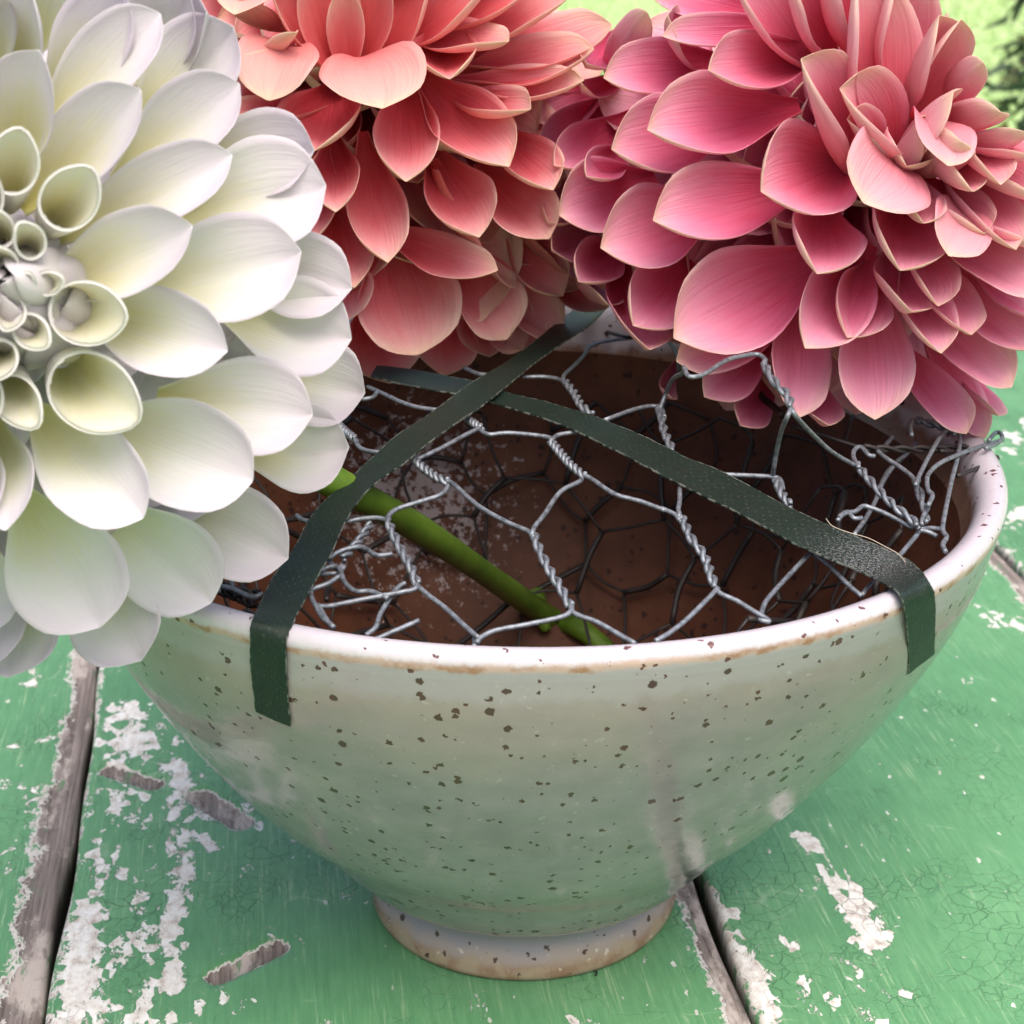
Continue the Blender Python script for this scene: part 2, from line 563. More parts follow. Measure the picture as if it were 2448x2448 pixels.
def lathe(name, prof, mat, parent, seg=192, wob=True):
    V, F = [], []
    n = len(prof)
    for i, (r, z) in enumerate(prof):
        for k in range(seg):
            a = 2 * math.pi * k / seg
            q = 1 + (0.0035 * math.sin(3 * a + 1 + z * 20) + 0.002 * math.sin(5 * a + z * 60) if wob else 0)
            q2 = 1 + 0.0004 * math.sin(z * 900 + 0.6 * math.sin(a)) * (0.02 < z < 0.09)   # throwing lines
            V.append((r * q * q2 * math.cos(a), r * q * q2 * math.sin(a), z + (0.0006 * math.sin(2 * a + 0.5) * (z / H) + 0.0052 * max(0.0, math.sin(a)) ** 2 * (z / H) ** 2 if wob else 0)))
    for i in range(n - 1):
        for k in range(seg):
            k2 = (k + 1) % seg
            F.append((i * seg + k, i * seg + k2, (i + 1) * seg + k2, (i + 1) * seg + k))
    if prof[-1][0] < 0.003:
        F.append(tuple((n - 1) * seg + k for k in range(seg)))
    return mesh_obj(name, V, F, mat, parent)

def on_inside(px, py, off=0.0):
    d = ray(px, py)
    for k in np.linspace(0.24, 0.46, 900):
        p = CAM + d * k
        if p[2] < 0.094 and (p[2] < 0.017 + off or (math.hypot(p[0], p[1]) > inner_r(p[2]) - off and p @ d > 0 and p[1] > -0.06)):
            return p
    return CAM + d * 0.4

def speckle(M, co, dens, lo, hi, keep):
    """small iron specks: returns a 0..1 mask"""
    wn_ = M.noise(co, 1500, 2, 0.5, color=True)
    q = M.n.new('ShaderNodeVectorMath'); q.operation = 'MULTIPLY_ADD'
    M.L(wn_, q.inputs[0]); q.inputs[1].default_value = (0.0011, 0.0011, 0.0011); M.L(co, q.inputs[2])
    v = M.voro(q.outputs[0], dens)
    r = M.sep(v['Color'])[0]
    rr = M.math('MULTIPLY', M.math('POWER', M.math('MAXIMUM', M.math('DIVIDE', M.math('SUBTRACT', r, keep), 1 - keep), 0.0), 1.6), hi - lo)
    rr = M.math('MULTIPLY', M.math('ADD', rr, lo), M.math('GREATER_THAN', r, keep))
    d = M.math('SUBTRACT', rr, v['Distance'])
    return M.step(d, -0.004, 0.035)

def glaze(kind):
    M = NT('glaze_' + kind)
    co = M.obj()
    z = M.sep(co)[2]
    s1 = speckle(M, co, 215, 0.03, 0.19, 0.40)
    s2 = speckle(M, M.scale(co, (1, 1, 1), (.31, .17, .05)), 400, 0.07, 0.34, 0.62)
    s3 = speckle(M, M.scale(co, (1, 1, 1), (.71, .37, .15)), 620, 0.08, 0.38, 0.80)
    sp = M.math('MAXIMUM', M.math('MAXIMUM', s1, s2), s3)
    n1 = M.noise(M.scale(co, (1, 1, 1.6)), 26, 4, 0.6)
    n2 = M.noise(co, 160, 4, 0.6)
    nf = M.noise(co, 900, 3, 0.6)
    wsp = M.step(M.noise(co, 620, 2, 0.5), 0.68, 0.74)
    if kind == 'celadon_wall':
        mixv = M.math('ADD', M.math('MULTIPLY', n1, 0.65), M.math('MULTIPLY', n2, 0.35))
        zz = M.math('ADD', z, M.math('MULTIPLY', M.math('SUBTRACT', n1, 0.5), 0.05))
        base = M.ramp(mixv, [(0.32, (0.218, 0.192, 0.212)), (0.50, (0.278, 0.245, 0.268)), (0.66, (0.338, 0.297, 0.315))])
        warm = M.math('MULTIPLY', M.step(zz, 0.060, 0.092), 0.6)
        base = M.mix(warm, base, (0.30, 0.245, 0.205))
        coolband = M.math('MULTIPLY', M.step(M.math('ADD', z, M.math('MULTIPLY', n2, 0.004)), 0.0895, 0.0925), 0.75)
        base = M.mix(coolband, base, (0.37, 0.335, 0.36))
        base = M.mix(M.math('MULTIPLY', wsp, 0.3), base, (0.48, 0.47, 0.45))
        sc = M.mix(M.noise(co, 300, 1, 0.5), (0.022, 0.008, 0.006), (0.085, 0.026, 0.014))
    elif kind == 'rim':
        zz = M.math('ADD', z, M.math('MULTIPLY', M.math('SUBTRACT', n2, 0.5), 0.0022))
        zz = M.math('ADD', zz, M.math('MULTIPLY', M.math('SUBTRACT', nf, 0.5), 0.0010))
        rad = M.n.new('ShaderNodeVectorMath'); rad.operation = 'LENGTH'
        M.L(M.scale(co, (1, 1, 0)), rad.inputs[0])
        outer = M.step(rad.outputs['Value'], 0.0845, 0.0862)
        top = M.mix(nf, (0.46, 0.43, 0.485), (0.55, 0.515, 0.565))
        rust = M.mix(M.step(n2, 0.45, 0.65), (0.46, 0.33, 0.29), (0.30, 0.15, 0.085))
        f1 = M.math('MULTIPLY', M.math('SUBTRACT', 1.0, M.step(zz, 0.0952, 0.0962)), outer)
        f2 = M.math('MULTIPLY', M.math('SUBTRACT', 1.0, M.step(zz, 0.0940, 0.0948)), outer)
        base = M.mix(f1, top, rust)
        base = M.mix(f2, base, (0.37, 0.335, 0.36))
        inn = M.math('MULTIPLY', M.math('SUBTRACT', 1.0, outer), M.math('SUBTRACT', 1.0, M.step(M.math('ADD', z, M.math('MULTIPLY', n2, 0.006)), 0.0955, 0.0985)))
        base = M.mix(inn, base, (0.24, 0.14, 0.10))
        sc = (0.09, 0.022, 0.018)
    elif kind == 'bare_inside':
        base = M.ramp(M.math('ADD', M.math('MULTIPLY', n1, 0.6), M.math('MULTIPLY', n2, 0.4)),
                      [(0.3, (0.058, 0.019, 0.009)), (0.55, (0.100, 0.035, 0.017)), (0.75, (0.150, 0.062, 0.033))])
        sx = M.sep(co)
        # pale crusty mineral residue on the back left of the inside wall
        dv = M.n.new('ShaderNodeVectorMath'); dv.operation = 'DISTANCE'
        M.L(co, dv.inputs[0]); p_ = on_inside(985, 1200, .0); dv.inputs[1].default_value = tuple(p_)
        near = M.math('SUBTRACT', 1.0, M.step(dv.outputs['Value'], 0.004, 0.034))
        crust = M.math('MULTIPLY', M.step(M.math('ADD', M.noise(co, 480, 4, 0.7), M.math('MULTIPLY', near, 0.20)), 0.63, 0.73), M.math('GREATER_THAN', near, 0.05))
        base = M.mix(M.math('MULTIPLY', crust, 0.8), base, (0.42, 0.37, 0.37))
        sc = (0.025, 0.010, 0.008)
    else:
        zz = M.math('ADD', z, M.math('MULTIPLY', M.math('SUBTRACT', n2, 0.5), 0.006))
        base = M.mix(M.step(zz, 0.0026, 0.0052), M.mix(M.step(n2, 0.4, 0.6), (0.33, 0.25, 0.17), (0.25, 0.145, 0.09)), (0.32, 0.26, 0.24))
        base = M.mix(M.step(zz, 0.0050, 0.0075), base, (0.265, 0.235, 0.262))
        base = M.mix(M.math('MULTIPLY', wsp, 0.6), base, (0.58, 0.52, 0.44))
        sc = (0.05, 0.02, 0.015)
    c = M.mix(M.math('MULTIPLY', sp, 0.92), base, sc)
    M.set(Base_Color=c)
    M.b.inputs['Roughness'].default_value = {'celadon_wall': 0.13, 'rim': 0.16, 'bare_inside': 0.55, 'foot': 0.28}[kind]
    M.b.inputs['Specular IOR Level'].default_value = 0.5 if kind != 'bare_inside' else 0.22
    h = M.math('ADD', M.math('MULTIPLY', n2, 0.7), M.math('MULTIPLY', nf, 0.12))
    h = M.math('SUBTRACT', h, M.math('MULTIPLY', sp, 0.25))
    M.L(M.bump(h, 0.35, 0.0006), M.b.inputs['Normal'])
    return M.m

def bowl():
    t = empty('ceramic_bowl', 'speckled grey green stoneware bowl on a footed base in the middle of the table', 'bowl', (0, 0, 0))
    zs = np.linspace(0.0115, 0.0930, 72)
    lathe('wall', [(wall_r(z), z) for z in zs], glaze('celadon_wall'), t)
    lip = [(wall_r(0.0930), 0.0930), (0.0876, 0.0942), (0.0880, 0.0955), (0.0879, 0.0966), (0.0873, 0.0974), (0.0863, 0.0978), (0.0850, 0.0976),
           (0.0838, 0.0970), (0.0829, 0.0960), (0.0823, 0.0947), (0.0818, 0.0930), (0.0811, 0.0905), (inner_r(0.0885), 0.0885)]
    lathe('rim', lip, glaze('rim'), t)
    zi = list(np.linspace(0.0885, 0.024, 40))
    inn = [(inner_r(z), z) for z in zi] + [(0.034, 0.0215), (0.029, 0.0188), (0.020, 0.0170), (0.010, 0.0166), (0.002, 0.0165)]
    lathe('inside', inn, glaze('bare_inside'), t)
    foot = [(0.020, 0.004), (0.024, 0.0006), (0.0300, 0.0), (0.0311, 0.0006), (0.0314, 0.0017), (0.0310, 0.0034), (0.0303, 0.0056), (0.0298, 0.0074),
            (0.0299, 0.0092), (0.0308, 0.0106), (0.0323, 0.01155)]
    lathe('foot', foot, glaze('foot'), t)
bowl()

# ------------------------------------------------------------------ surface the wire and tape lie on
def dome(x, y, dz=0.0):
    r2 = min((x * x + y * y) / 0.082 ** 2, 1.2)
    return 0.0962 + 0.0105 * (1 - r2) + dz
def on_dome(px, py, dz=0.0):
    d = ray(px, py)
    k = (0.10 - CAM[2]) / d[2]
    for _ in range(12):
        p = CAM + d * k
        k = (dome(p[0], p[1], dz) - CAM[2]) / d[2]
    return CAM + d * k
def on_wall(px, py, off=0.0006):
    d = ray(px, py)
    ks = np.linspace(0.2, 0.36, 600)
    for k in ks:
        p = CAM + d * k
        z = p[2]
        if z < 0.0978:
            r = wall_r(z) if z < 0.0935 else 0.0878
            if math.hypot(p[0], p[1]) < r + off:
                return p
    return CAM + d * 0.3
# ------------------------------------------------------------------ chicken wire
def c5(x, y): return (700 + .46584 * x, 750 + .46584 * y)
def c6(x, y): return (1548 + .46584 * x, 750 + .46584 * y)
def c2(x, y): return (.46584 * x, 800 + .46584 * y)

def wire():
    M = NT('galvanised_wire')
    co = M.obj()
    n = M.noise(co, 900, 3, 0.6)
    M.set(Base_Color=M.ramp(n, [(0.3, (0.11, 0.122, 0.138)), (0.6, (0.26, 0.285, 0.32))]), Roughness=M.math('ADD', 0.36, M.math('MULTIPLY', n, 0.30)), Metallic=0.6)
    M.L(M.bump(M.noise(co, 2500, 3, 0.6), 0.3, 0.0002), M.b.inputs['Normal'])
    D = NT('shaded_wire')  # darker copy of the galvanised wire: shade on deep and back strands put into colour
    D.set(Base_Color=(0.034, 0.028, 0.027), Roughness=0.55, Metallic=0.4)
    t = empty('chicken_wire', 'crumpled ball of galvanised chicken wire filling the bowl under the straps', 'wire netting', (0, 0, 0.0962))
    RW = 0.00042
    def strand(P, dz=0.0, lift=None, mat=M.m, r=RW):
        pts = []
        for i, p in enumerate(P):
            l = dz if lift is None else dz + lift[i]
            pts.append(on_dome(p[0], p[1], l))
        S = smooth_path(pts, 6)
        V, F = tube_data(S, r, 8)
        mesh_obj('wire_strand', V, F, mat, t)
    def twist(P, turns, dz=0.0, mat=M.m, r=RW):
        S = smooth_path([on_dome(p[0], p[1], dz) for p in P], 14)
        T = np.gradient(S, axis=0); T /= np.linalg.norm(T, axis=1)[:, None]
        arc = np.r_[0, np.cumsum(np.linalg.norm(np.diff(S, axis=0), axis=1))]; arc /= arc[-1]
        ph0 = random.random() * 6
        for s in (0, math.pi):
            N = nrm(np.cross(T[0], [0.2, 0.5, 0.8]))
            Q = []
            for i in range(len(S)):
                N = nrm(N - T[i] * (N @ T[i])); B = np.cross(T[i], N)
                a = 2 * math.pi * turns * arc[i] + s + ph0 + 0.35 * math.sin(9 * arc[i])
                Q.append(S[i] + r * 1.02 * (math.cos(a) * N + math.sin(a) * B))
            V, F = tube_data(np.array(Q), r, 8)
            mesh_obj('twisted_strand', V, F, mat, t)
    A, B = c5, c6
    # ---- twists
    twist([A(488, 1062), A(512, 1120), A(560, 1220), A(610, 1310), A(640, 1392)], 3.0)
    twist([A(622, 745), A(680, 800), A(740, 840), A(792, 862)], 3.6)
    twist([A(1233, 1112), A(1265, 1210), A(1320, 1320), A(1370, 1400), A(1424, 1500)], 3.4)
    twist([A(950, 1662), A(940, 1700), A(930, 1760)], 0.8, -0.001)
    twist([A(880, 520), A(910, 550), A(970, 588)], 3.0)
    twist([A(1322, 652), A(1370, 710), A(1420, 770), A(1494, 832)], 4.6)
    twist([A(1392, 342), A(1440, 400), A(1480, 470), A(1532, 512)], 3.2)
    twist([A(235, 570), A(280, 612), A(322, 645)], 3.4)
    twist([A(1878, 482), A(1900, 560), B(85, 600), B(135, 715)], 2.6)
    twist([B(165, 1030), B(190, 1075), B(225, 1155), B(290, 1240), B(325, 1340), B(352, 1410)], 3.6)
    twist([B(597, 245), B(620, 300), B(670, 370), B(720, 420), B(735, 485)], 2.2, 0.017)
    twist([B(1075, 775), B(1120, 830), B(1180, 900), B(1270, 990), B(1350, 1050), B(1388, 1095)], 3.2, 0.0015)
    twist([B(660, 850), B(690, 925), B(735, 985)], 1.8)
    twist([B(1378, 850), B(1405, 950), B(1430, 1020), B(1418, 1075)], 1.6, 0.001)
    twist([B(1380, 545), B(1470, 570), B(1570, 595)], 1.8, 0.003)
    twist([B(1110, 690), B(1300, 697), B(1500, 692), B(1740, 686)], 4.0, 0.001, D.m)
    twist([A(400, 1080), A(335, 1170), A(255, 1260)], 2.6, -0.004)
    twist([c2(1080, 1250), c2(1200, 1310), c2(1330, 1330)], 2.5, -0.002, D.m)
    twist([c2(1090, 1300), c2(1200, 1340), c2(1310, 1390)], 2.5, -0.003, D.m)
    # ---- single strands
    strand([A(20, 1035), A(60, 1062), A(160, 1068), A(280, 1065), A(350, 1052), A(430, 1048), A(480, 1060), A(492, 1085)])
    strand([A(795, 880), A(785, 905), A(745, 935), A(640, 968), A(530, 1005), A(490, 1040), A(486, 1070)])
    strand([A(640, 1390), A(620, 1415), A(540, 1432), A(340, 1470), A(200, 1498), A(135, 1502)])
    strand([A(642, 1398), A(700, 1448), A(780, 1508), A(880, 1600), A(955, 1665)])
    strand([A(625, 742), A(655, 738), A(760, 690), A(880, 625), A(968, 582)])
    strand([A(788, 858), A(830, 878), A(950, 985), A(1100, 1070), A(1205, 1115), A(1236, 1150)])
    strand([A(1484, 845), A(1470, 862), A(1385, 905), A(1340, 955), A(1295, 1025), A(1240, 1095), A(1226, 1140)])
    strand([A(1424, 1490), A(1430, 1520), A(1380, 1555), A(1200, 1595), A(1040, 1625), A(965, 1662), A(945, 1690)])
    strand([A(1420, 1500), A(1450, 1540), A(1560, 1582), A(1650, 1632), A(1760, 1695)])
    strand([A(960, 598), A(1010, 620), A(1100, 612), A(1230, 622), A(1315, 636), A(1335, 660)])
    strand([A(1325, 655), A(1345, 632), A(1380, 618), A(1455, 608), A(1510, 600)])
    strand([A(1490, 828), A(1540, 852), A(1650, 925), A(1780, 962), A(1900, 1005), B(70, 998), B(140, 1030), B(165, 1060)])
    strand([A(1740, 125), A(1600, 142), A(1520, 170), A(1500, 205), A(1450, 262), A(1395, 312), A(1388, 350)])
    strand([A(1180, 325), A(1290, 324), A(1370, 338), A(1400, 362)])
    strand([A(880, 278), A(950, 308), A(1010, 314), A(1100, 322)])
    strand([A(385, 375), A(430, 395), A(500, 428), A(560, 455), A(640, 480), A(740, 494)])
    strand([A(355, 440), A(410, 428), A(432, 405)])
    strand([A(318, 645), A(345, 688), A(395, 706), A(470, 714)])
    strand([A(1600, 546), A(1750, 492), A(1840, 474), A(1890, 486), A(1908, 530)])
    strand([B(62, 492), B(98, 402), B(130, 335), B(175, 308), B(195, 285)], 0, [0, .003, .008, .013, .017])
    strand([B(185, 275), B(215, 322), B(290, 310), B(400, 242), B(480, 218), B(560, 208), B(600, 232), B(602, 262)], 0.017)
    strand([B(165, 895), B(165, 960), B(158, 1010), B(175, 1055)])
    strand([B(352, 1405), B(345, 1425), B(290, 1482), B(200, 1570), B(110, 1640), B(40, 1680)])
    strand([B(350, 1412), B(380, 1440), B(455, 1472), B(550, 1530), B(605, 1562), B(622, 1580), B(580, 1572)])
    strand([B(735, 480), B(760, 525), B(850, 622), B(950, 712), B(1075, 785)], 0, [.017, .016, .010, .005, .0015])
    strand([B(735, 490), B(715, 535), B(690, 592), B(668, 680), B(650, 780), B(645, 835), B(665, 870)], 0, [.017, .016, .012, .007, .003, 0, 0])
    strand([B(350, 823), B(450, 828), B(560, 832), B(640, 838), B(680, 850), B(695, 900)])
    strand([B(1085, 790), B(1058, 740), B(1062, 700), B(1095, 684), B(1135, 725), B(1165, 730)], 0.002)
    strand([B(1390, 1095), B(1385, 1130), B(1345, 1180), B(1290, 1245), B(1250, 1290)])
    strand([B(1360, 1100), B(1230, 1030), B(1150, 998), B(1105, 988), B(1065, 1015), B(1010, 1022), B(975, 1062)])
    strand([B(985, 1040), B(1030, 1022), B(1060, 1050), B(1100, 1048)])
    strand([B(1395, 1110), B(1440, 1100), B(1508, 1104)])
    strand([B(1395, 1112), B(1440, 1120), B(1485, 1142)])
    strand([B(1180, 705), B(1230, 745), B(1300, 790), B(1365, 845), B(1382, 900)], 0.001)
    strand([B(1575, 620), B(1548, 600), B(1510, 620), B(1450, 722), B(1400, 820), B(1375, 880)], 0.003)
    strand([B(1820, 650), B(1740, 672), B(1640, 705), B(1510, 762), B(1450, 812), B(1434, 850), B(1440, 905), B(1462, 932), B(1440, 985)], 0.003)
    strand([B(1735, 690), B(1790, 668), B(1820, 640), B(1812, 614), B(1785, 612), B(1750, 650)], 0.004)
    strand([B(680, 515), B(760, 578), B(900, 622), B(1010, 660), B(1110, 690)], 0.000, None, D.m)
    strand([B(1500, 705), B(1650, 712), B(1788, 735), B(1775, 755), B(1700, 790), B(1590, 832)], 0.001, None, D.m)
    strand([B(1355, 625), B(1348, 575), B(1365, 545), B(1400, 556)], 0.003)
    strand([B(1545, 575), B(1590, 598), B(1604, 645), B(1590, 742), B(1560, 860), B(1525, 1030), B(1515, 1110), B(1535, 1145), B(1515, 1185), B(1530, 1222)], 0.002)
    strand([B(1055, 525), B(1035, 580), B(1010, 655)], -0.004, None, D.m)
    strand([B(1255, 635), B(1225, 670), B(1200, 705)], 0.0)
    strand([B(1375, 665), B(1330, 720), B(1275, 765), B(1210, 860), B(1170, 960), B(1120, 1050), B(1060, 1135)], -0.003)
    strand([B(1365, 675), B(1300, 750), B(1240, 800), B(1190, 890)], -0.004)
    strand([B(850, 1215), B(780, 1285), B(720, 1348), B(650, 1425), B(600, 1490), B(575, 1580)], -0.002)
    strand([B(850, 1228), B(930, 1290), B(980, 1340), B(1040, 1400), B(1100, 1450)], -0.002)
    strand([B(1160, 1375), B(1130, 1405), B(1100, 1445)], -0.002)
    strand([A(188, 1255), A(225, 1228), A(285, 1205), A(345, 1196), A(385, 1212), A(430, 1240), A(512, 1233)])
    strand([A(180, 1255), A(215, 1300), A(262, 1298), A(220, 1330), A(130, 1335)], -0.001)
    strand([A(140, 1320), A(180, 1300), A(235, 1305), A(265, 1375), A(320, 1422), A(400, 1425), A(490, 1460)])
    strand([A(240, 1345), A(180, 1385), A(100, 1415), A(95, 1450), A(118, 1500), A(150, 1555), A(212, 1610)], 0)
    strand([A(130, 1495), A(155, 1540), A(185, 1590)], 0)
    strand([A(578, 1382), A(545, 1400), A(505, 1450), A(450, 1540), A(425, 1610), A(375, 1650)], -0.001)
    strand([A(648, 1574), A(560, 1612), A(440, 1664), A(380, 1690)], -0.001)
    strand([A(180, 1395), A(172, 1470)], -0.003, None, D.m)
    strand([c2(1110, 1215), c2(1130, 1260), c2(1120, 1320)], -0.001)
    strand([c2(1180, 1225), c2(1195, 1290), c2(1215, 1330)], -0.002)
    strand([c2(1280, 1225), c2(1250, 1290), c2(1205, 1345)], -0.002, None, D.m)
    strand([c2(1080, 1290), c2(1180, 1300), c2(1290, 1345), c2(1350, 1330)], -0.001)
    # rolled edge of the netting at the back under the flowers
    strand([(1400, 790), (1450, 780), (1480, 772), (1520, 768)], 0.0, None, D.m)
    strand([(1380, 745), (1430, 748), (1475, 768), (1455, 785), (1440, 790), (1500, 806), (1530, 802)], 0.001, None, D.m)
    twist([(1390, 740), (1440, 752), (1490, 770)], 3, 0.0015, D.m)
    strand([(1600, 815), (1618, 850), (1625, 890), (1640, 890)], 0.003, None, D.m)
    strand([B(560, 375), B(590, 430), B(640, 470), B(690, 520)], 0.001, None, D.m, 0.0007)
    # ---- the lower layers of the ball: hexagon net against the inside wall
    def net(Rs, zoff, rot, cell, seed):
        rg = np.random.default_rng(seed)
        edges = []
        h = cell * math.sqrt(3) / 2
        for i in range(-12, 13):
            for j in range(-12, 13):
                cx = i * cell * 1.5
                cy = (j + 0.5 * (i % 2)) * 2 * h
                c = [np.array([cx + cell * math.cos(a), cy + cell * math.sin(a)]) for a in np.radians([0, 60, 120, 180])]
                for a, b in ((c[0], c[1]), (c[1], c[2]), (c[2], c[3])):
                    edges.append((a, b))
        ca, sa = math.cos(rot), math.sin(rot)
        key = {}
        def lift(p):
            k = (round(p[0], 4), round(p[1], 4))
            if k not in key:
                q = p + rg.normal(0, 0.0012, 2)
                q = np.array([ca * q[0] - sa * q[1], sa * q[0] + ca * q[1]])
                s = np.linalg.norm(q)
                a = math.atan2(q[1], q[0])
                # wrap the flat sheet up the wall of the bowl
                if s < 0.022:
                    r, z = s, 0.020 + zoff
                else:
                    tt = (s - 0.022)
                    z = 0.020 + zoff + tt * 0.80
                    r = min(max(inner_r(min(z, 0.088)) - Rs, 0.02), 0.022 + tt * 1.1)
                key[k] = np.array([r * math.cos(a), r * math.sin(a), z]) + rg.normal(0, 0.0008, 3)
            return key[k]
        Vb, Fb = [], []
        for n_, (a, b) in enumerate(edges):
            if max(np.linalg.norm(a), np.linalg.norm(b)) > 0.105:
                continue
            pa, pb = lift(a), lift(b)
            if max(pa[2], pb[2]) > 0.088:
                continue
            m = (pa + pb) / 2 + rg.normal(0, 0.0007, 3)
            S = smooth_path([pa, m, pb], 3)
            thick = 1.9 if abs((b - a)[1]) < 1e-6 else 1.0
            V, F = tube_data(S, 0.00036 * thick, 5)
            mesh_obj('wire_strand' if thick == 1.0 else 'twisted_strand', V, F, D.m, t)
    net(0.006, 0.004, 0.3, 0.0135, 3)
    net(0.016, 0.012, 1.0, 0.0160, 5)
wire()

# ------------------------------------------------------------------ green tape straps
def tape_material():
    M = NT('green_floral_tape')
    uv = M.uv()
    u = M.sep(uv)
    co = M.obj()
    # woven dots: rows along the strap (uv in millimetres)
    gx = M.math('FRACT', M.math('ADD', M.math('MULTIPLY', u[0], 0.60), M.math('MULTIPLY', M.math('FLOOR', M.math('MULTIPLY', u[1], 1.45)), 0.5)))
    gy = M.math('FRACT', M.math('MULTIPLY', u[1], 1.45))
    dx = M.math('ABSOLUTE', M.math('SUBTRACT', gx, 0.5))
    dy = M.math('ABSOLUTE', M.math('SUBTRACT', gy, 0.5))
    dot = M.math('MULTIPLY', M.math('LESS_THAN', dx, 0.11), M.math('LESS_THAN', dy, 0.17))
    dot = M.math('MULTIPLY', dot, M.step(M.noise(co, 700, 2, 0.5), 0.42, 0.60))
    lines = M.noise(M.scale(uv, (0.12, 9, 1)), 1.0, 3, 0.6)
    base = M.ramp(lines, [(0.3, (0.005, 0.013, 0.009)), (0.7, (0.013, 0.026, 0.019))])
    c = M.mix(M.math('MULTIPLY', dot, 0.13), base, (0.20, 0.25, 0.22))
    # scuffed white residue
    sc = M.attr('scuff')
    sn = M.noise(M.scale(uv, (2.2, 5.0, 1)), 1.0, 5, 0.75)
    sm = M.step(M.math('ADD', sn, M.math('MULTIPLY', sc, 0.22)), 0.72, 0.80)
    sm = M.math('MULTIPLY', sm, M.math('GREATER_THAN', sc, 0.05))
    c = M.mix(M.math('MULTIPLY', sm, 0.6), c, (0.36, 0.37, 0.39))
    edge = M.math('GREATER_THAN', M.math('ABSOLUTE', M.math('SUBTRACT', M.attr('across'), 0.5)), 0.482)
    c = M.mix(M.math('MULTIPLY', edge, M.step(M.noise(co, 900, 2, 0.5), 0.42, 0.6)), c, (0.15, 0.165, 0.14))
    M.set(Base_Color=c, Roughness=0.42)
    M.b.inputs['Specular IOR Level'].default_value = 0.32
    h = M.math('ADD', lines, M.math('MULTIPLY', dot, 0.5))
    h = M.math('ADD', h, M.math('MULTIPLY', M.noise(co, 260, 2, 0.5), 0.8))
    M.L(M.bump(h, 0.35, 0.0003), M.b.inputs['Normal'])
    return M.m
TAPE = tape_material()

def strap(label, left, right, kinds, dzs, scuff=None):
    cen = (np.array(left[0]) + np.array(right[0])) / 2
    Lp, Rp = [], []
    for l, r, k, dz in zip(left, right, kinds, dzs):
        for p, out in ((l, Lp), (r, Rp)):
            if k == 'd':
                out.append(on_dome(p[0], p[1], 0.0008 + dz))
            elif k == 'z':
                out.append(on_z(p[0], p[1], 0.0984 + dz))
            else:
                out.append(on_wall(p[0], p[1], 0.0007 + dz))
    S1, S2 = smooth_path(Lp, 6), smooth_path(Rp, 6)
    n = len(S1)
    NX = 11
    th = 0.00028
    G = np.zeros((n, NX, 3))
    for j in range(NX):
        G[:, j] = S1 + (S2 - S1) * (j / (NX - 1))
    ii, jj = np.meshgrid(np.arange(n), np.arange(NX), indexing='ij')
    G[..., 2] += 0.00010 * np.sin(ii * 0.35 + jj * 0.25) + 0.00004 * np.sin(ii * 0.9 - jj * 0.7)
    du = np.gradient(G, axis=0); dv = np.gradient(G, axis=1)
    N = np.cross(du, dv); N /= np.linalg.norm(N, axis=2)[..., None] + 1e-12
    if N[n // 3, NX // 2, 2] < 0:
        N = -N
    mid = (S1 + S2) / 2
    arc = np.r_[0, np.cumsum(np.linalg.norm(np.diff(mid, axis=0), axis=1))]
    jit = rng.normal(0, 0.00005, (n, 2))
    G[:, 0] += jit[:, :1] * nrm(S2[n // 2] - S1[n // 2]); G[:, -1] += jit[:, 1:] * nrm(S2[n // 2] - S1[n // 2])
    top = G + N * th / 2; bot = G - N * th / 2
    V = np.concatenate([top.reshape(-1, 3), bot.reshape(-1, 3)])
    idx = np.arange(n * NX).reshape(n, NX); o2 = n * NX
    F = []
    for i in range(n - 1):
        for j in range(NX - 1):
            a, b, c, d = idx[i, j], idx[i, j + 1], idx[i + 1, j + 1], idx[i + 1, j]
            F.append((a, b, c, d)); F.append((d + o2, c + o2, b + o2, a + o2))
        F.append((idx[i, 0], idx[i + 1, 0], idx[i + 1, 0] + o2, idx[i, 0] + o2))
        F.append((idx[i + 1, -1], idx[i, -1], idx[i, -1] + o2, idx[i + 1, -1] + o2))
    for i in (0, n - 1):
        for j in range(NX - 1):
            F.append((idx[i, j], idx[i, j + 1], idx[i, j + 1] + o2, idx[i, j] + o2))
    Wm = 6.4
    U = np.repeat(arc[:, None] * 1000, NX, 1); Vv = np.repeat(np.linspace(0, Wm, NX)[None, :], n, 0)
    uvs = np.concatenate([np.stack([U, Vv], -1).reshape(-1, 2)] * 2)
    o = mesh_obj('tape_strip', [tuple(p) for p in V], [tuple(int(q) for q in f) for f in F], TAPE, None, True, None, uvs)
    me = o.data
    ac = me.attributes.new('across', 'FLOAT', 'POINT')
    ac.data.foreach_set('value', np.concatenate([(Vv / Wm).ravel()] * 2).astype(np.float32))
    sc = np.zeros(n)
    if scuff:
        t_ = arc / arc[-1]
        sc = np.exp(-((t_ - scuff[0]) / scuff[1]) ** 2)
    a = me.attributes.new('scuff', 'FLOAT', 'POINT')
    a.data.foreach_set('value', np.concatenate([np.repeat(sc[:, None], NX, 1).ravel()] * 2).astype(np.float32))
    es = o.modifiers.new('hard_edges', 'EDGE_SPLIT'); es.split_angle = R_(50)
    o['label'] = label
    o['category'] = 'tape strip'
    o['group'] = 'green tape straps across the bowl'
    return o

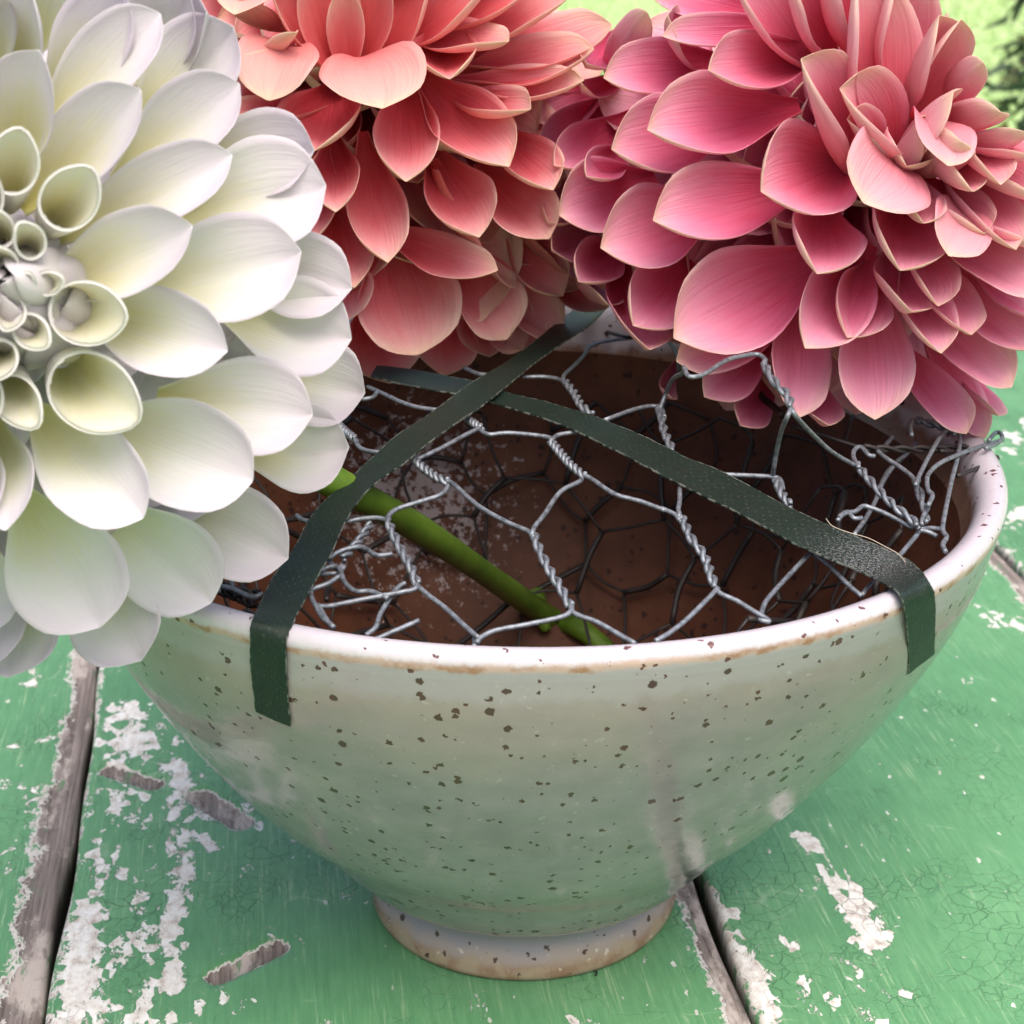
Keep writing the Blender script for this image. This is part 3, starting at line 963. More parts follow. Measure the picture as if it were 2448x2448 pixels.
t2u = [c5(430, 270), c5(560, 282), c5(800, 320), c5(950, 352), c5(1090, 405), c5(1300, 452), c5(1500, 512), c5(1700, 590), c5(1932, 690), c6(200, 740), c6(400, 822), c6(600, 925), c6(800, 1030), c6(950, 1098), c6(1150, 1175), c6(1300, 1245), c6(1385, 1305), c6(1440, 1368), c6(1468, 1430), c6(1475, 1500), c6(1474, 1620), c6(1470, 1745)]
t2l = [c5(400, 325), c5(520, 350), c5(700, 390), c5(850, 418), c5(1010, 452), c5(1200, 512), c5(1400, 582), c5(1600, 672), c5(1800, 780), c6(60, 825), c6(250, 915), c6(450, 1018), c6(640, 1120), c6(800, 1200), c6(980, 1280), c6(1130, 1345), c6(1215, 1385), c6(1270, 1420), c6(1305, 1475), c6(1325, 1550), c6(1334, 1690), c6(1338, 1850)]
t2k = ['d'] * 15 + ['z', 'z', 'z', 'w', 'w', 'w', 'w']
t2d = [0.000] * 15 + [-0.0004, 0, 0, .001, .0004, 0, 0]
strap('dark green tape strip with white scuffs folded over the right side of the rim', t2u, t2l, t2k, t2d, (0.76, 0.10))
t1l = [(1420, 705), (1361, 750), (1273, 820), (1212, 866), (1119, 922), (1035, 983), (952, 1039), (886, 1099), (844, 1137), (793, 1183), (742, 1239), (709, 1300), (675, 1350), (650, 1385), (624, 1438), (606, 1475), (599, 1500), (598, 1545), (601, 1615), (612, 1702)]
t1r = [(1452, 735), (1408, 778), (1330, 832), (1259, 885), (1166, 960), (1101, 1006), (1035, 1053), (965, 1108), (908, 1148), (862, 1194), (823, 1253), (795, 1320), (765, 1372), (745, 1405), (722, 1450), (705, 1484), (690, 1512), (684, 1550), (687, 1638), (695, 1735)]
t1k = ['d'] * 14 + ['z', 'z', 'w', 'w', 'w', 'w']
t1d = [0.008, .006, .003] + [0.0012] * 9 + [.0008, .0004, -0.0002, 0, .0006, .0003, 0, 0]
strap('dark green tape strip crossing on top and folded over the front left rim', t1l, t1r, t1k, t1d, None)

# ------------------------------------------------------------------ dahlias
WP = [(0, .22), (.12, .42), (.26, .68), (.42, .91), (.55, 1.0), (.68, .99), (.79, .90), (.87, .77), (.93, .57), (.965, .36), (.985, .17), (1.0, .03)]
US = np.array([0, .1, .2, .3, .4, .5, .58, .66, .74, .81, .87, .92, .955, .975, .99, 1.0])
VS = np.linspace(-1, 1, 13)
_wu, _wv = zip(*WP)
def petal(parent, mats, P0, T, n0, Wd, cup=(1.7, 1.0, .55), bend=.12, curl=0.0, twist=0.0, fold=0.0, wave=0.0, th=.0002, age=0.5, crease=0.06, seed=0):
    P0 = np.asarray(P0); T = np.asarray(T)
    L = np.linalg.norm(T - P0)
    ax = (T - P0) / L
    n0 = nrm(n0 - ax * (n0 @ ax))
    s0 = np.cross(ax, n0)
    ph = rng.random() * 6.28
    sag = np.array([P0 + ax * L * u + n0 * L * (-bend * 4 * u * (1 - u) - curl * (u ** 5 - u)) for u in US])
    T_ = np.gradient(sag, US, axis=0); T_ /= np.linalg.norm(T_, axis=1)[:, None]
    wu = np.interp(US, _wu, _wv)
    cu = np.interp(US, (0, .55, 1.0), cup)
    nu, nv = len(US), len(VS)
    G = np.zeros((nu, nv, 3))
    k0 = np.interp(.62, (0, .55, 1.0), cup)
    a_max = (Wd / 2) * k0 / math.sin(min(k0, math.pi / 2))
    for i, u in enumerate(US):
        t = T_[i]
        n = nrm(n0 - t * (n0 @ t)); s = np.cross(t, n)
        tw = twist * (u - .3)
        n, s = n * math.cos(tw) + s * math.sin(tw), s * math.cos(tw) - n * math.sin(tw)
        a = a_max * wu[i]
        for j, v in enumerate(VS):
            p = cu[i] * (1 + fold * v * u)
            p = max(p, .05)
            r = a / p
            x = r * math.sin(v * p); y = r * (1 - math.cos(v * p))
            y -= crease * a * math.exp(-abs(v) * 5.0) * u * 1.2
            y += wave * a * math.sin(7 * u + ph + 1.2 * v) * v * v
            G[i, j] = sag[i] + s * x + n * y
    du = np.gradient(G, axis=0); dv = np.gradient(G, axis=1)
    N = np.cross(du, dv); N /= np.linalg.norm(N, axis=2)[..., None] + 1e-12
    if (N[6, nv // 2] @ n0) < 0:
        N = -N
    tt = th * np.interp(US, (0, .8, 1), (1.3, 1.0, .4))[:, None, None] * (1 - .65 * np.abs(VS) ** 6)[None, :, None]
    V = np.concatenate([(G + N * tt / 2).reshape(-1, 3), (G - N * tt / 2).reshape(-1, 3)])
    idx = np.arange(nu * nv).reshape(nu, nv); o2 = nu * nv
    F, fm = [], []
    flip = (np.cross(G[7, nv // 2 + 1] - G[7, nv // 2], G[8, nv // 2] - G[7, nv // 2]) @ N[7, nv // 2]) < 0
    for i in range(nu - 1):
        for j in range(nv - 1):
            q = (idx[i, j], idx[i, j + 1], idx[i + 1, j + 1], idx[i + 1, j])
            if flip: q = q[::-1]
            F.append(q); fm.append(0)
            F.append(tuple(k + o2 for k in q[::-1])); fm.append(1)
    def rim(a, b):
        F.append((a, b, b + o2, a + o2)); fm.append(1)
    for i in range(nu - 1):
        rim(idx[i, 0], idx[i + 1, 0]); rim(idx[i + 1, -1], idx[i, -1])
    for j in range(nv - 1):
        rim(idx[-1, j], idx[-1, j + 1])
    uv = np.stack(np.meshgrid(US, (VS + 1) / 2, indexing='ij'), -1).reshape(-1, 2)
    o = mesh_obj('petal', V, [tuple(int(k) for k in f) for f in F], mats, parent, True, fm, np.concatenate([uv, uv]))
    o['age'] = float(age)
    return o

def trumpet(parent, mats, base, M, rad, Tp, age=0.2, seam=0.35, th=.0004, bud=False):
    """a young petal still rolled into a funnel: mouth centred on M, its point at Tp"""
    base = np.asarray(base); M = np.asarray(M); Tp = np.asarray(Tp)
    ax = nrm(M - base); L = np.linalg.norm(M - base)
    e = Tp - M; up = e @ ax; e = nrm(e - ax * up); f = np.cross(ax, e)
    rt = np.linalg.norm((Tp - M) - ax * up)
    us = np.array([0, .15, .3, .45, .6, .72, .82, .9, .96, 1.0]); na = 33
    G = np.zeros((len(us), na, 3))
    for i, u in enumerate(us):
        for j in range(na):
            v = 2 * j / (na - 1) - 1
            a = v * math.pi * (1.04 + 0.10 * u)
            c = max(0.0, (1 + math.cos(a)) / 2)
            r = rad * (0.30 + 0.70 * u ** 0.8) * (1 - 0.16 * abs(v) * u)
            if bud:
                r = rad * (0.55 + 0.80 * math.sin(math.pi * min(u * .95, 1)) - 0.48 * u) * (1 - 0.45 * abs(v) * u) * (1 + .12 * math.sin(3 * a + 7 * u + seam * 40) * u)
            pt = math.exp(-(a / 0.42) ** 2)
            r += (rt - rad) * (pt * 0.6 + 0.4 * c ** 2) * u ** 3
            h = u * (L + (up + rad * 0.55) * c ** 1.5 - rad * 0.55 * (1 - c) * .9 + rad * .10 * pt)
            G[i, j] = base + ax * h + (e * math.cos(a) + f * math.sin(a)) * r
    du = np.gradient(G, axis=0); dv = np.gradient(G, axis=1)
    N = np.cross(du, dv); N /= np.linalg.norm(N, axis=2)[..., None] + 1e-12
    if N[5, na // 2] @ e > 0:
        N = -N
    nu, nv = len(us), na
    V = np.concatenate([(G + N * th / 2).reshape(-1, 3), (G - N * th / 2).reshape(-1, 3)])
    idx = np.arange(nu * nv).reshape(nu, nv); o2 = nu * nv
    F, fm = [], []
    flip = (np.cross(G[5, 17] - G[5, 16], G[6, 16] - G[5, 16]) @ N[5, 16]) < 0
    for i in range(nu - 1):
        for j in range(nv - 1):
            q = (idx[i, j], idx[i, j + 1], idx[i + 1, j + 1], idx[i + 1, j])
            if flip: q = q[::-1]
            F.append(q); fm.append(0); F.append(tuple(k + o2 for k in q[::-1])); fm.append(1)
        for j in (0, nv - 1):
            F.append((idx[i, j], idx[i + 1, j], idx[i + 1, j] + o2, idx[i, j] + o2)); fm.append(1)
    for j in range(nv - 1):
        F.append((idx[-1, j], idx[-1, j + 1], idx[-1, j + 1] + o2, idx[-1, j] + o2)); fm.append(1)
    uv = np.stack(np.meshgrid(us * .45 + .20, np.linspace(0.3, .7, nv), indexing='ij'), -1).reshape(-1, 2)
    o = mesh_obj('petal', V, [tuple(int(k) for k in q) for q in F], mats, parent, True, fm, np.concatenate([uv, uv]))
    o['age'] = float(age)
    return o

def petal_mat(name, stops_young, stops_old, edge, back, trans, veins=0.3):
    out = []
    for side in (0, 1):
        M = NT(name + ('_face', '_back')[side])
        uv = M.uv()
        s = M.sep(uv)
        age = M.attr('age', 'OBJECT')
        rnd = M.n.new('ShaderNodeObjectInfo').outputs['Random']
        vn = M.noise(M.vadd(M.scale(uv, (1.6, 34, 1)), rnd), 1.0, 3, 0.6)
        vn2 = M.noise(M.vadd(M.scale(uv, (4, 9, 1)), rnd), 1.0, 3, 0.6)
        uu = M.math('ADD', s[0], M.math('MULTIPLY', M.math('SUBTRACT', vn, 0.5), 0.22))
        uu = M.math('ADD', uu, M.math('MULTIPLY', M.math('SUBTRACT', vn2, 0.5), 0.16))
        va = M.math('ABSOLUTE', M.math('SUBTRACT', M.math('MULTIPLY', s[1], 2.0), 1.0))
        # pigment also pales towards the side edges
        uu = M.math('ADD', uu, M.math('MULTIPLY', M.math('POWER', va, 2.4), edge[1] if side == 0 else edge[1] * .25))
        if side == 0:
            c = M.mix(age, M.ramp(uu, stops_young), M.ramp(uu, stops_old))
        else:
            c = M.ramp(uu, back)
        ed = M.math('MULTIPLY', M.step(va, 0.95, 1.0), M.step(s[0], 0.45, 0.8))
        tip = M.step(s[0], 0.90, 1.0)
        c = M.mix(M.math('MULTIPLY', M.math('MAXIMUM', M.math('MULTIPLY', ed, 0.18 if side == 0 else 0.08), tip), edge[2]), c, edge[0])
        c = M.mix(M.math('MULTIPLY', M.step(vn, 0.48, 0.66), veins), c, M.mix(0.5, c, (c_dark := edge[3])))
        bl = M.noise(M.vadd(M.scale(uv, (5, 6, 1)), M.math('MULTIPLY', rnd, 37.0)), 1.0, 5, 0.7)
        blm = M.math('MULTIPLY', M.step(bl, 0.70, 0.76), M.step(s[0], 0.55, 0.85))
        c = M.mix(M.math('MULTIPLY', blm, 0.55), c, M.mix(0.35, (.30, .17, .07), c))
        M.set(Base_Color=c, Roughness=0.52)
        M.b.inputs['Specular IOR Level'].default_value = 0.22
        M.b.inputs['Sheen Weight'].default_value = 0.04
        bp = M.bump(M.math('ADD', vn, M.math('MULTIPLY', vn2, 0.5)), 0.42 if trans < .415 else 0.20, 0.0009)
        M.L(bp, M.b.inputs['Normal'])
        tr = M.n.new('ShaderNodeBsdfTranslucent')
        M.L(c, tr.inputs['Color'])
        mx = M.n.new('ShaderNodeMixShader')
        mx.inputs[0].default_value = trans
        M.L(M.b.outputs[0], mx.inputs[1]); M.L(tr.outputs[0], mx.inputs[2])
        M.L(mx.outputs[0], M.out.inputs['Surface'])
        out.append(M.m)
    return out

WHITE = petal_mat('white_petal',
    [(0.0, (.52, .47, .10)), (.38, (.68, .64, .28)), (.64, (.76, .735, .56)), (.80, (.77, .735, .76)), (1, (.73, .665, .745))],
    [(0.0, (.62, .59, .24)), (.36, (.76, .74, .56)), (.60, (.79, .78, .76)), (.78, (.79, .755, .79)), (1, (.745, .68, .76))],
    ((.86, .84, .86), .34, .35, (.72, .66, .74)),
    [(0, (.72, .71, .48)), (.5, (.79, .775, .745)), (1, (.77, .715, .765))], .42, .25)
CORAL = petal_mat('coral_petal',
    [(0.0, (.50, .035, .030)), (.38, (.68, .075, .080)), (.62, (.80, .18, .185)), (.84, (.87, .38, .37)), (1, (.89, .60, .52))],
    [(0.0, (.46, .030, .040)), (.38, (.64, .070, .100)), (.62, (.77, .19, .23)), (.84, (.86, .41, .44)), (1, (.88, .62, .56))],
    ((.88, .70, .52), .24, .60, (.66, .13, .19)),
    [(0, (.74, .16, .17)), (.5, (.83, .36, .34)), (.85, (.87, .52, .47)), (1, (.89, .67, .52))], .40, .40)
PINK = petal_mat('pink_petal',
    [(0.0, (.54, .04, .05)), (.38, (.72, .095, .13)), (.60, (.82, .205, .275)), (.84, (.87, .38, .45)), (1, (.88, .56, .54))],
    [(0.0, (.50, .03, .08)), (.38, (.67, .085, .19)), (.60, (.78, .20, .36)), (.84, (.84, .38, .54)), (1, (.87, .57, .60))],
    ((.88, .68, .52), .22, .55, (.64, .11, .24)),
    [(0, (.72, .16, .22)), (.5, (.80, .32, .40)), (.85, (.85, .48, .54)), (1, (.88, .66, .56))], .40, .40)
GREEN = NT('fresh_green_stem')
_co = GREEN.obj()
_n = GREEN.noise(_co, 120, 3, 0.6)
GREEN.set(Base_Color=GREEN.ramp(_n, [(0.3, (0.065, 0.135, 0.010)), (0.7, (0.13, 0.225, 0.020))]), Roughness=0.5)

def c1(x, y): return (.46584 * x, .46584 * y)
def c3(x, y): return (500 + .46584 * x, .46584 * y)
def c4(x, y): return (1250 + .62008 * x, .62008 * y)

def flower(name, label, cpx, depth, Rpx, axis, core, mats, petals, fill, stem_pts=None, cups=(1.7, 1.0, .55), flat=1.0, defaults=None, cutf=0.0, rolls=(), wild=.09, heart=None):
    C = at(cpx[0], cpx[1], depth)
    R = Rpx / FOC * depth
    A = nrm(axis[0] * RT + axis[1] * UP - axis[2] * FW)
    Kc = C + A * core * R
    def root(T, plen):
        r = T - C
        lat = r - A * (r @ A)
        rho = np.linalg.norm(lat) / R
        lb = max(0.05, rho - plen)
        return C + nrm(lat) * lb * R + A * R * (0.46 - 0.24 * min(rho, 1.15)), rho
    t = empty(name, label, 'flower', tuple(C - A * R * 0.45))
    def tip_point(px, py, s=1.0, zo=None):
        """tip on the flower's dome: where the sight line meets the sphere of radius s*R, or beside it"""
        d = ray(px, py); dn = nrm(d)
        oc = CAM - C
        b = oc @ dn; c = oc @ oc - (s * R) ** 2
        disc = b * b - c
        if zo is not None:
            k = -b - zo * R
        elif disc > 0:
            k = -b - math.sqrt(disc) * flat
        else:
            k = -b
        return CAM + dn * k
    for e in petals:
        px, py, wpx = e[0], e[1], e[2]
        kw = dict(defaults or {})
        kw.update(e[3] if len(e) > 3 else {})
        s = kw.pop('s', 1.0); zo = kw.pop('zo', None); roll = kw.pop('roll', 0.0); plen = kw.pop('plen', .56); base = kw.pop('base', None); rb = kw.pop('rb', .74); tuck = kw.pop('tuck', .30); sink = kw.pop('sink', 0.0)
        T = tip_point(px, py, s, zo)
        B, fr = root(T, plen)
        if base is not None:
            B = tip_point(base[0], base[1], rb * R / R)
            ext = B - T
            B = B + ext * tuck - A * R * 0.05
            B = B - A * R * sink
        ax = nrm(T - B)
        n = A - ax * (A @ ax)
        n = nrm(n)
        if roll:
            sd_ = np.cross(ax, n)
            n = n * math.cos(roll) + sd_ * math.sin(roll)
        W = wpx / FOC * ((T - CAM) @ FW)
        if 'age' not in kw:
            kw['age'] = float(np.clip((fr - .35) / .55, 0, 1))
        kw['twist'] = kw.get('twist', 0.0) + wild * rng.normal()
        kw['wave'] = kw.get('wave', 0.0) + abs(wild) * .35 * rng.random()
        kw['curl'] = kw.get('curl', 0.0) + wild * .35 * rng.normal()
        petal(t, mats[::-1] if kw.pop('swap', False) else mats, B, T, n, W, **kw)
    for qn, (mx, my, rpx, tx, ty, sm_, *bd) in enumerate(rolls):
        Mm = tip_point(mx, my, sm_); Tt = tip_point(tx, ty, sm_ + .02)
        bb = C + (Mm - C) * (0.72 if not bd else 0.70)
        trumpet(t, mats, bb, Mm, rpx / FOC * ((Mm - CAM) @ FW), Tt, age=.5, seam=qn * .37, bud=bool(bd))
    if heart:
        e1 = nrm(np.cross(A, [0.1, 0.9, 0.3])); e2 = np.cross(A, e1)
        hc = tip_point(heart[0], heart[1], .80) - C
        hx = hc - A * (hc @ A)
        for (cnt, lt, lb, ht, hb_, wd, ph0) in ((5, .02, .09, .80, .52, .15, .2), (7, .06, .10, .76, .50, .15, .5), (8, .11, .14, .72, .44, .16, .0)):
            for k in range(cnt):
                ph = ph0 + 2 * math.pi * (k + .3 * (rng.random() - .5)) / cnt
                q = math.cos(ph) * e1 + math.sin(ph) * e2
                T = C + hx + q * R * (lt + .02 * rng.normal()) + A * R * (ht + .02 * rng.normal())
                B = C + hx + q * R * lb + A * R * hb_
                ax = nrm(T - B)
                n = nrm(-q - ax * (-q @ ax))
                petal(t, mats, B, T, n, R * wd * (1 + .1 * rng.normal()), cup=(1.5, 1.35, 1.25), bend=.20, curl=.12 * rng.random(), twist=.5 * rng.normal(), fold=.3 * rng.normal(), wave=.08, crease=.05, age=.4)
    # rows the traced petals do not show: under-rows, and the far side of the head
    for (cnt, theta, rr, wd, ph0, kw) in fill:
        e1 = nrm(np.cross(A, [0.1, 0.9, 0.3])); e2 = np.cross(A, e1)
        for k in range(cnt):
            ph = ph0 + 2 * math.pi * (k + 0.25 * (rng.random() - .5)) / cnt
            th = theta + 0.06 * rng.normal()
            rr_ = rr * (1 - cutf * max(0.0, math.sin(th) * ((math.cos(ph) * e1 + math.sin(ph) * e2) @ (RT * .72 + UP * .69))))
            dr = math.cos(th) * A + math.sin(th) * (math.cos(ph) * e1 + math.sin(ph) * e2)
            T = C + dr * R * rr_ * (1 + 0.04 * rng.normal())
            q = dict(defaults or {}); q.update(kw)
            B, fr = root(T, q.pop('plen', .6)); q.pop('rb', 0); q.pop('tuck', 0); q.pop('swap', 0)
            B = B - A * R * 0.10
            ax = nrm(T - B)
            n = nrm(A - ax * (A @ ax))
            q.setdefault('age', 1.0)
            petal(t, mats, B, T, n, R * wd, **q)
    # receptacle and green calyx at the back
    V, F = [], []
    seg = 20
    prof = [(0.02, 0.12), (0.16, 0.04), (0.20, -0.10), (0.15, -0.28), (0.09, -0.40), (0.05, -0.46)]
    e1 = nrm(np.cross(A, [0.1, 0.9, 0.3])); e2 = np.cross(A, e1)
    for (r, z) in prof:
        for k in range(seg):
            a = 2 * math.pi * k / seg
            V.append(Kc + A * R * (z - 0.10) + R * r * (math.cos(a) * e1 + math.sin(a) * e2))
    for i in range(len(prof) - 1):
        for k in range(seg):
            F.append((i * seg + k, i * seg + (k + 1) % seg, (i + 1) * seg + (k + 1) % seg, (i + 1) * seg + k))
    F.append(tuple(range(seg)))
    mesh_obj('calyx', V, F, GREEN.m, t)
    if stem_pts is not None:
        if isinstance(stem_pts, str):
            stem_pts = [Kc - A * R * 0.62, Kc - A * R * 0.74]
        P = [Kc - A * R * 0.5] + [np.asarray(p) for p in stem_pts]
        S = smooth_path(P, 8)
        V, F = tube_data(S, np.linspace(0.0028, 0.0023, len(S)) * (1 + .04 * np.sin(np.arange(len(S)) * .9)), 14)
        so = mesh_obj('stem', V, F, GREEN.m, t)
    return t, C, R, A

# ---- white dahlia
W1 = dict(cup=(1.9, 1.25, .92), bend=.10, curl=.12, crease=.08)
tube = dict(cup=(2.6, 2.35, 1.5), bend=.05, curl=.0, crease=.0, rb=.42, tuck=0.)
outer = dict(cup=(1.5, .78, .55), bend=.05, curl=.0, crease=.16)
flap = dict(cup=(.55, .5, .5), bend=-.20, curl=-.10, crease=.05, rb=.84, tuck=.15, swap=True, wave=.10)
def entry(conv, sc, base_kw, x, y, bx, by, w, k=None, **kw):
    d = dict(base_kw); d.update(k or {}); d['base'] = conv(bx, by); d.update(kw)
    return (*conv(x, y), w * sc, d)
def a1(*a, **k): return entry(c1, .46584 * 1.10, W1, *a, **k)
def a2(*a, **k): return entry(c2, .46584 * 1.10, W1, *a, **k)
white = [
    a1(150, -60, 60, 300, 400), a1(200, 258, 80, 760, 370), a1(640, -40, 330, 400, 400, outer), a1(822, 70, 300, 560, 350), a1(1195, 135, 800, 500, 440, outer), a1(1060, 60, 850, 320, 400, outer),
    a1(1228, 430, 720, 800, 370), a1(722, 460, 240, 930, 370), a1(1612, 770, 1120, 800, 430, outer), a1(1190, 795, 460, 1130, 340), a1(1672, 950, 1060, 1050, 540, outer), a1(987, 1160, 340, 1440, 390),
    a1(1545, 1290, 830, 1460, 510, outer), a1(1805, 1480, 1300, 1350, 420, outer), a1(1168, 1800, 540, 1620, 410), 
    a1(1803, 1740, 1250, 1600, 470, outer),
    a2(1605, 410, 980, 330, 470, outer), a2(1872, 300, 1450, 200, 420, outer), a2(1790, 577, 1350, 600, 420, outer), a2(1297, 750, 600, 480, 500), a2(737, 940, 260, 480, 450), a2(1478, 1150, 950, 880, 440, outer),
    a2(1085, 1376, 600, 950, 460, outer), a2(515, 1502, 180, 950, 560, outer), a2(725, 1672, 480, 1300, 450, outer, zo=.03), a2(30, 1005, -20, 560, 360),
    a2(40, 1760, 60, 1400, 470, outer, zo=.03), a2(-60, 1720, -100, 1200, 440, outer, zo=.1), a2(-160, 1560, -160, 1100, 500, outer, zo=.15),
    a1(-300, 200, -200, 700, 380), a1(-250, 700, -150, 1100, 350), a1(-400, 1000, -200, 1300, 380), a1(-420, 1450, -150, 1500, 400), a2(-420, 300, -150, 0, 400), a2(-300, 700, -150, 300, 400), a2(-250, 1100, -150, 600, 420),
    a1(-700, 500, -400, 900, 460, outer), a1(-900, 1000, -500, 1200, 460, outer), a1(-900, 1500, -500, 1500, 460, outer), a2(-900, 400, -500, 200, 460, outer), a2(-800, 900, -450, 500, 460, outer), a2(-550, 1350, -300, 900, 460, outer),
    a1(-200, -200, -100, 300, 420, outer), a1(300, -330, 200, 100, 460, outer), a1(800, -230, 600, 150, 440, outer), a1(-550, 0, -300, 400, 440, outer), a1(960, -60, 700, 300, 420, outer),
]
def rl(c, mx, my, r, tx, ty, sm_, *bd): return (*c(mx, my), r * .46584, *c(tx, ty), sm_, *bd)
wroll = [rl(c1, 345, 1035, 148, 455, 888, .88), rl(c1, 425, 1605, 172, 622, 1620, .86), rl(c2, 450, 285, 205, 677, 400, .86), rl(c1, 60, 860, 135, 105, 688, .90), rl(c2, 75, 320, 115, 190, 450, .84),
         rl(c1, -130, 1010, 150, -190, 830, .88), rl(c1, -260, 1300, 150, -430, 1250, .86), rl(c1, -260, 1640, 150, -430, 1700, .86), rl(c2, -130, 330, 150, -200, 480, .86),
         rl(c1, 160, 1250, 82, 90, 1150, .86), rl(c1, 235, 1455, 62, 320, 1430, .84), rl(c1, 150, 1690, 88, 240, 1770, .85), rl(c1, 25, 1365, 72, -30, 1270, .85), rl(c1, 55, 1590, 78, 20, 1690, .84),
         rl(c1, -95, 1440, 80, -190, 1430, .85), rl(c1, -5, 1190, 84, -50, 1080, .87), rl(c2, 5, 110, 88, -30, 215, .86), rl(c1, -110, 1610, 84, -200, 1650, .86), rl(c1, 120, 1465, 56, 150, 1400, .84)]
wfill = [(7, R_(14), .50, .30, .0, dict(W1)), (13, R_(62), .58, .44, .2, dict(outer)), (15, R_(84), .72, .48, .5, dict(outer)), (15, R_(98), .84, .50, .1, dict(outer)), (9, R_(36), .48, .34, .3, dict(W1))]
sp1 = at(740, 1120, .300)
sp2 = at(1010, 1270, .335)
sp3 = on_inside(1290, 1460, .006)
sp4 = on_inside(1400, 1512, .004)
sp5 = on_inside(1490, 1600, .003)
wf = flower('white_dahlia', 'large creamy white dahlia hanging over the left rim of the bowl', (5, 690), .262, 880, (.05, .02, 1.0), -.2, WHITE, white, wfill, [sp1, sp2, sp3, sp4, sp5], rolls=wroll, wild=.06, heart=c1(60, 1470))
# leaf node on the white flower's stem
nd = on_inside(1275, 1440, .0065)
S = smooth_path([nd + (-.001, .001, .001), nd, nd + np.array([.0012, -.0008, -.002]), nd + np.array([.003, -.002, -.006])], 5)
V, F = tube_data(S, np.array([.0031, .0034, .0034, .0033, .0033, .0032, .003, .0028, .0026, .0024, .0022, .002, .0018, .0016, .0014, .0012])[:len(S)], 12)
mesh_obj('leaf_node', V, F, GREEN.m, wf[0])

# ---- coral dahlia
Cd = dict(cup=(1.9, 1.42, 1.20), bend=.14, curl=.06, crease=.06, wave=.03)
Cw = dict(cup=(1.5, 1.0, .85), bend=.10, curl=.0, crease=.12, wave=.05)
def b3(*a, **k): return entry(c3, .46584, Cd, *a, **k)
coral = [
    b3(1010, 932, 1010, 430, 350), b3(917, 1347, 810, 780, 320, roll=-.15), b3(1387, 1217, 1180, 800, 370), b3(1481, 1387, 960, 1150, 280, Cw, cup=(1.5, .9, .9)), b3(1540, 854, 1160, 430, 420, fold=-.2), b3(1235, 405, 1190, 130, 350),
    b3(890, 557, 790, 270, 560, flap), b3(540, 772, 610, 470, 440), b3(305, 517, 420, 210, 430, flap), b3(650, 1088, 640, 720, 270), b3(745, 1476, 630, 1050, 310),
    b3(1072, 1822, 940, 1270, 560, Cw), b3(1527, 1742, 1330, 1300, 420, Cw), b3(1815, 1520, 1570, 1180, 300), b3(1642, 1808, 1560, 1480, 270, Cw), b3(930, 1968, 840, 1600, 430, Cw), b3(1206, 1930, 1230, 1600, 330, Cw),
    b3(1745, 1225, 1460, 880, 380, Cw), b3(1922, 412, 1320, 360, 240), b3(1537, 212, 1040, 90, 320, Cw), (1464, 60, 190, dict(Cw, base=(1180, 110))), (1420, 118, 180, dict(Cw, base=(1150, 150))),
    b3(130, 75, 280, -120, 330, flap), b3(450, 165, 100, 240, 160, twist=-.4), b3(100, 590, 520, 490, 220), b3(120, 300, 300, 200, 300), b3(100, 760, 400, 560, 360), b3(300, 930, 480, 640, 340), b3(450, 1280, 560, 800, 340),
    b3(640, 1680, 640, 1300, 420, Cw), b3(1440, 1830, 1400, 1560, 300, Cw), b3(1765, 975, 1540, 680, 320), b3(1650, 560, 1300, 450, 260), b3(2048, 1573, 1780, 1380, 330, Cw, s=.92), b3(1900, 1480, 1660, 1250, 300, Cw, s=.92),
    b3(860, -260, 730, 290, 360, Cw, s=.95), b3(540, -260, 670, 290, 360, Cw, s=.95), b3(1150, -240, 860, 260, 400, Cw, s=.95), b3(300, -170, 620, 260, 360, Cw, s=.95), b3(700, -60, 700, 300, 200, Cw, s=.85),
    b3(1450, -120, 1000, 150, 380, Cw), b3(1700, -150, 1200, 60, 400, Cw), b3(1850, -20, 1300, 150, 340, Cw), b3(1300, -500, 900, -100, 460, Cw), b3(800, -560, 760, -100, 460, Cw), b3(300, -520, 600, -100, 460, Cw), b3(1700, -480, 1100, -100, 440, Cw),
    (1235, 670, 210, dict(Cw, base=(1080, 440), s=.86)), (1345, 800, 190, dict(Cw, base=(1180, 620), zo=-.02)), (1455, 735, 170, dict(Cw, base=(1300, 600), zo=-.10)), (1420, 660, 180, dict(Cw, base=(1250, 520), zo=-.02)), (1250, 835, 180, dict(Cw, base=(1130, 660), zo=0.0)),
    b3(40, -60, 300, 60, 380, Cw), b3(-100, -300, 200, -50, 400, Cw),
]
cfill = [(13, R_(52), .56, .42, .2, dict(Cd)), (17, R_(74), .72, .46, .5, dict(Cd)), (17, R_(92), .80, .46, .1, dict(Cw)), (13, R_(108), .84, .48, .3, dict(Cw)), (8, R_(28), .45, .32, .0, dict(Cd))]
kC = at(870, 230, .370)
flower('coral_dahlia', 'coral dahlia with cream petal edges at the back between white and pink blooms', (870, 230), .370, 690, (.02, .60, .80), -.15, CORAL, coral, cfill,
       'stub')

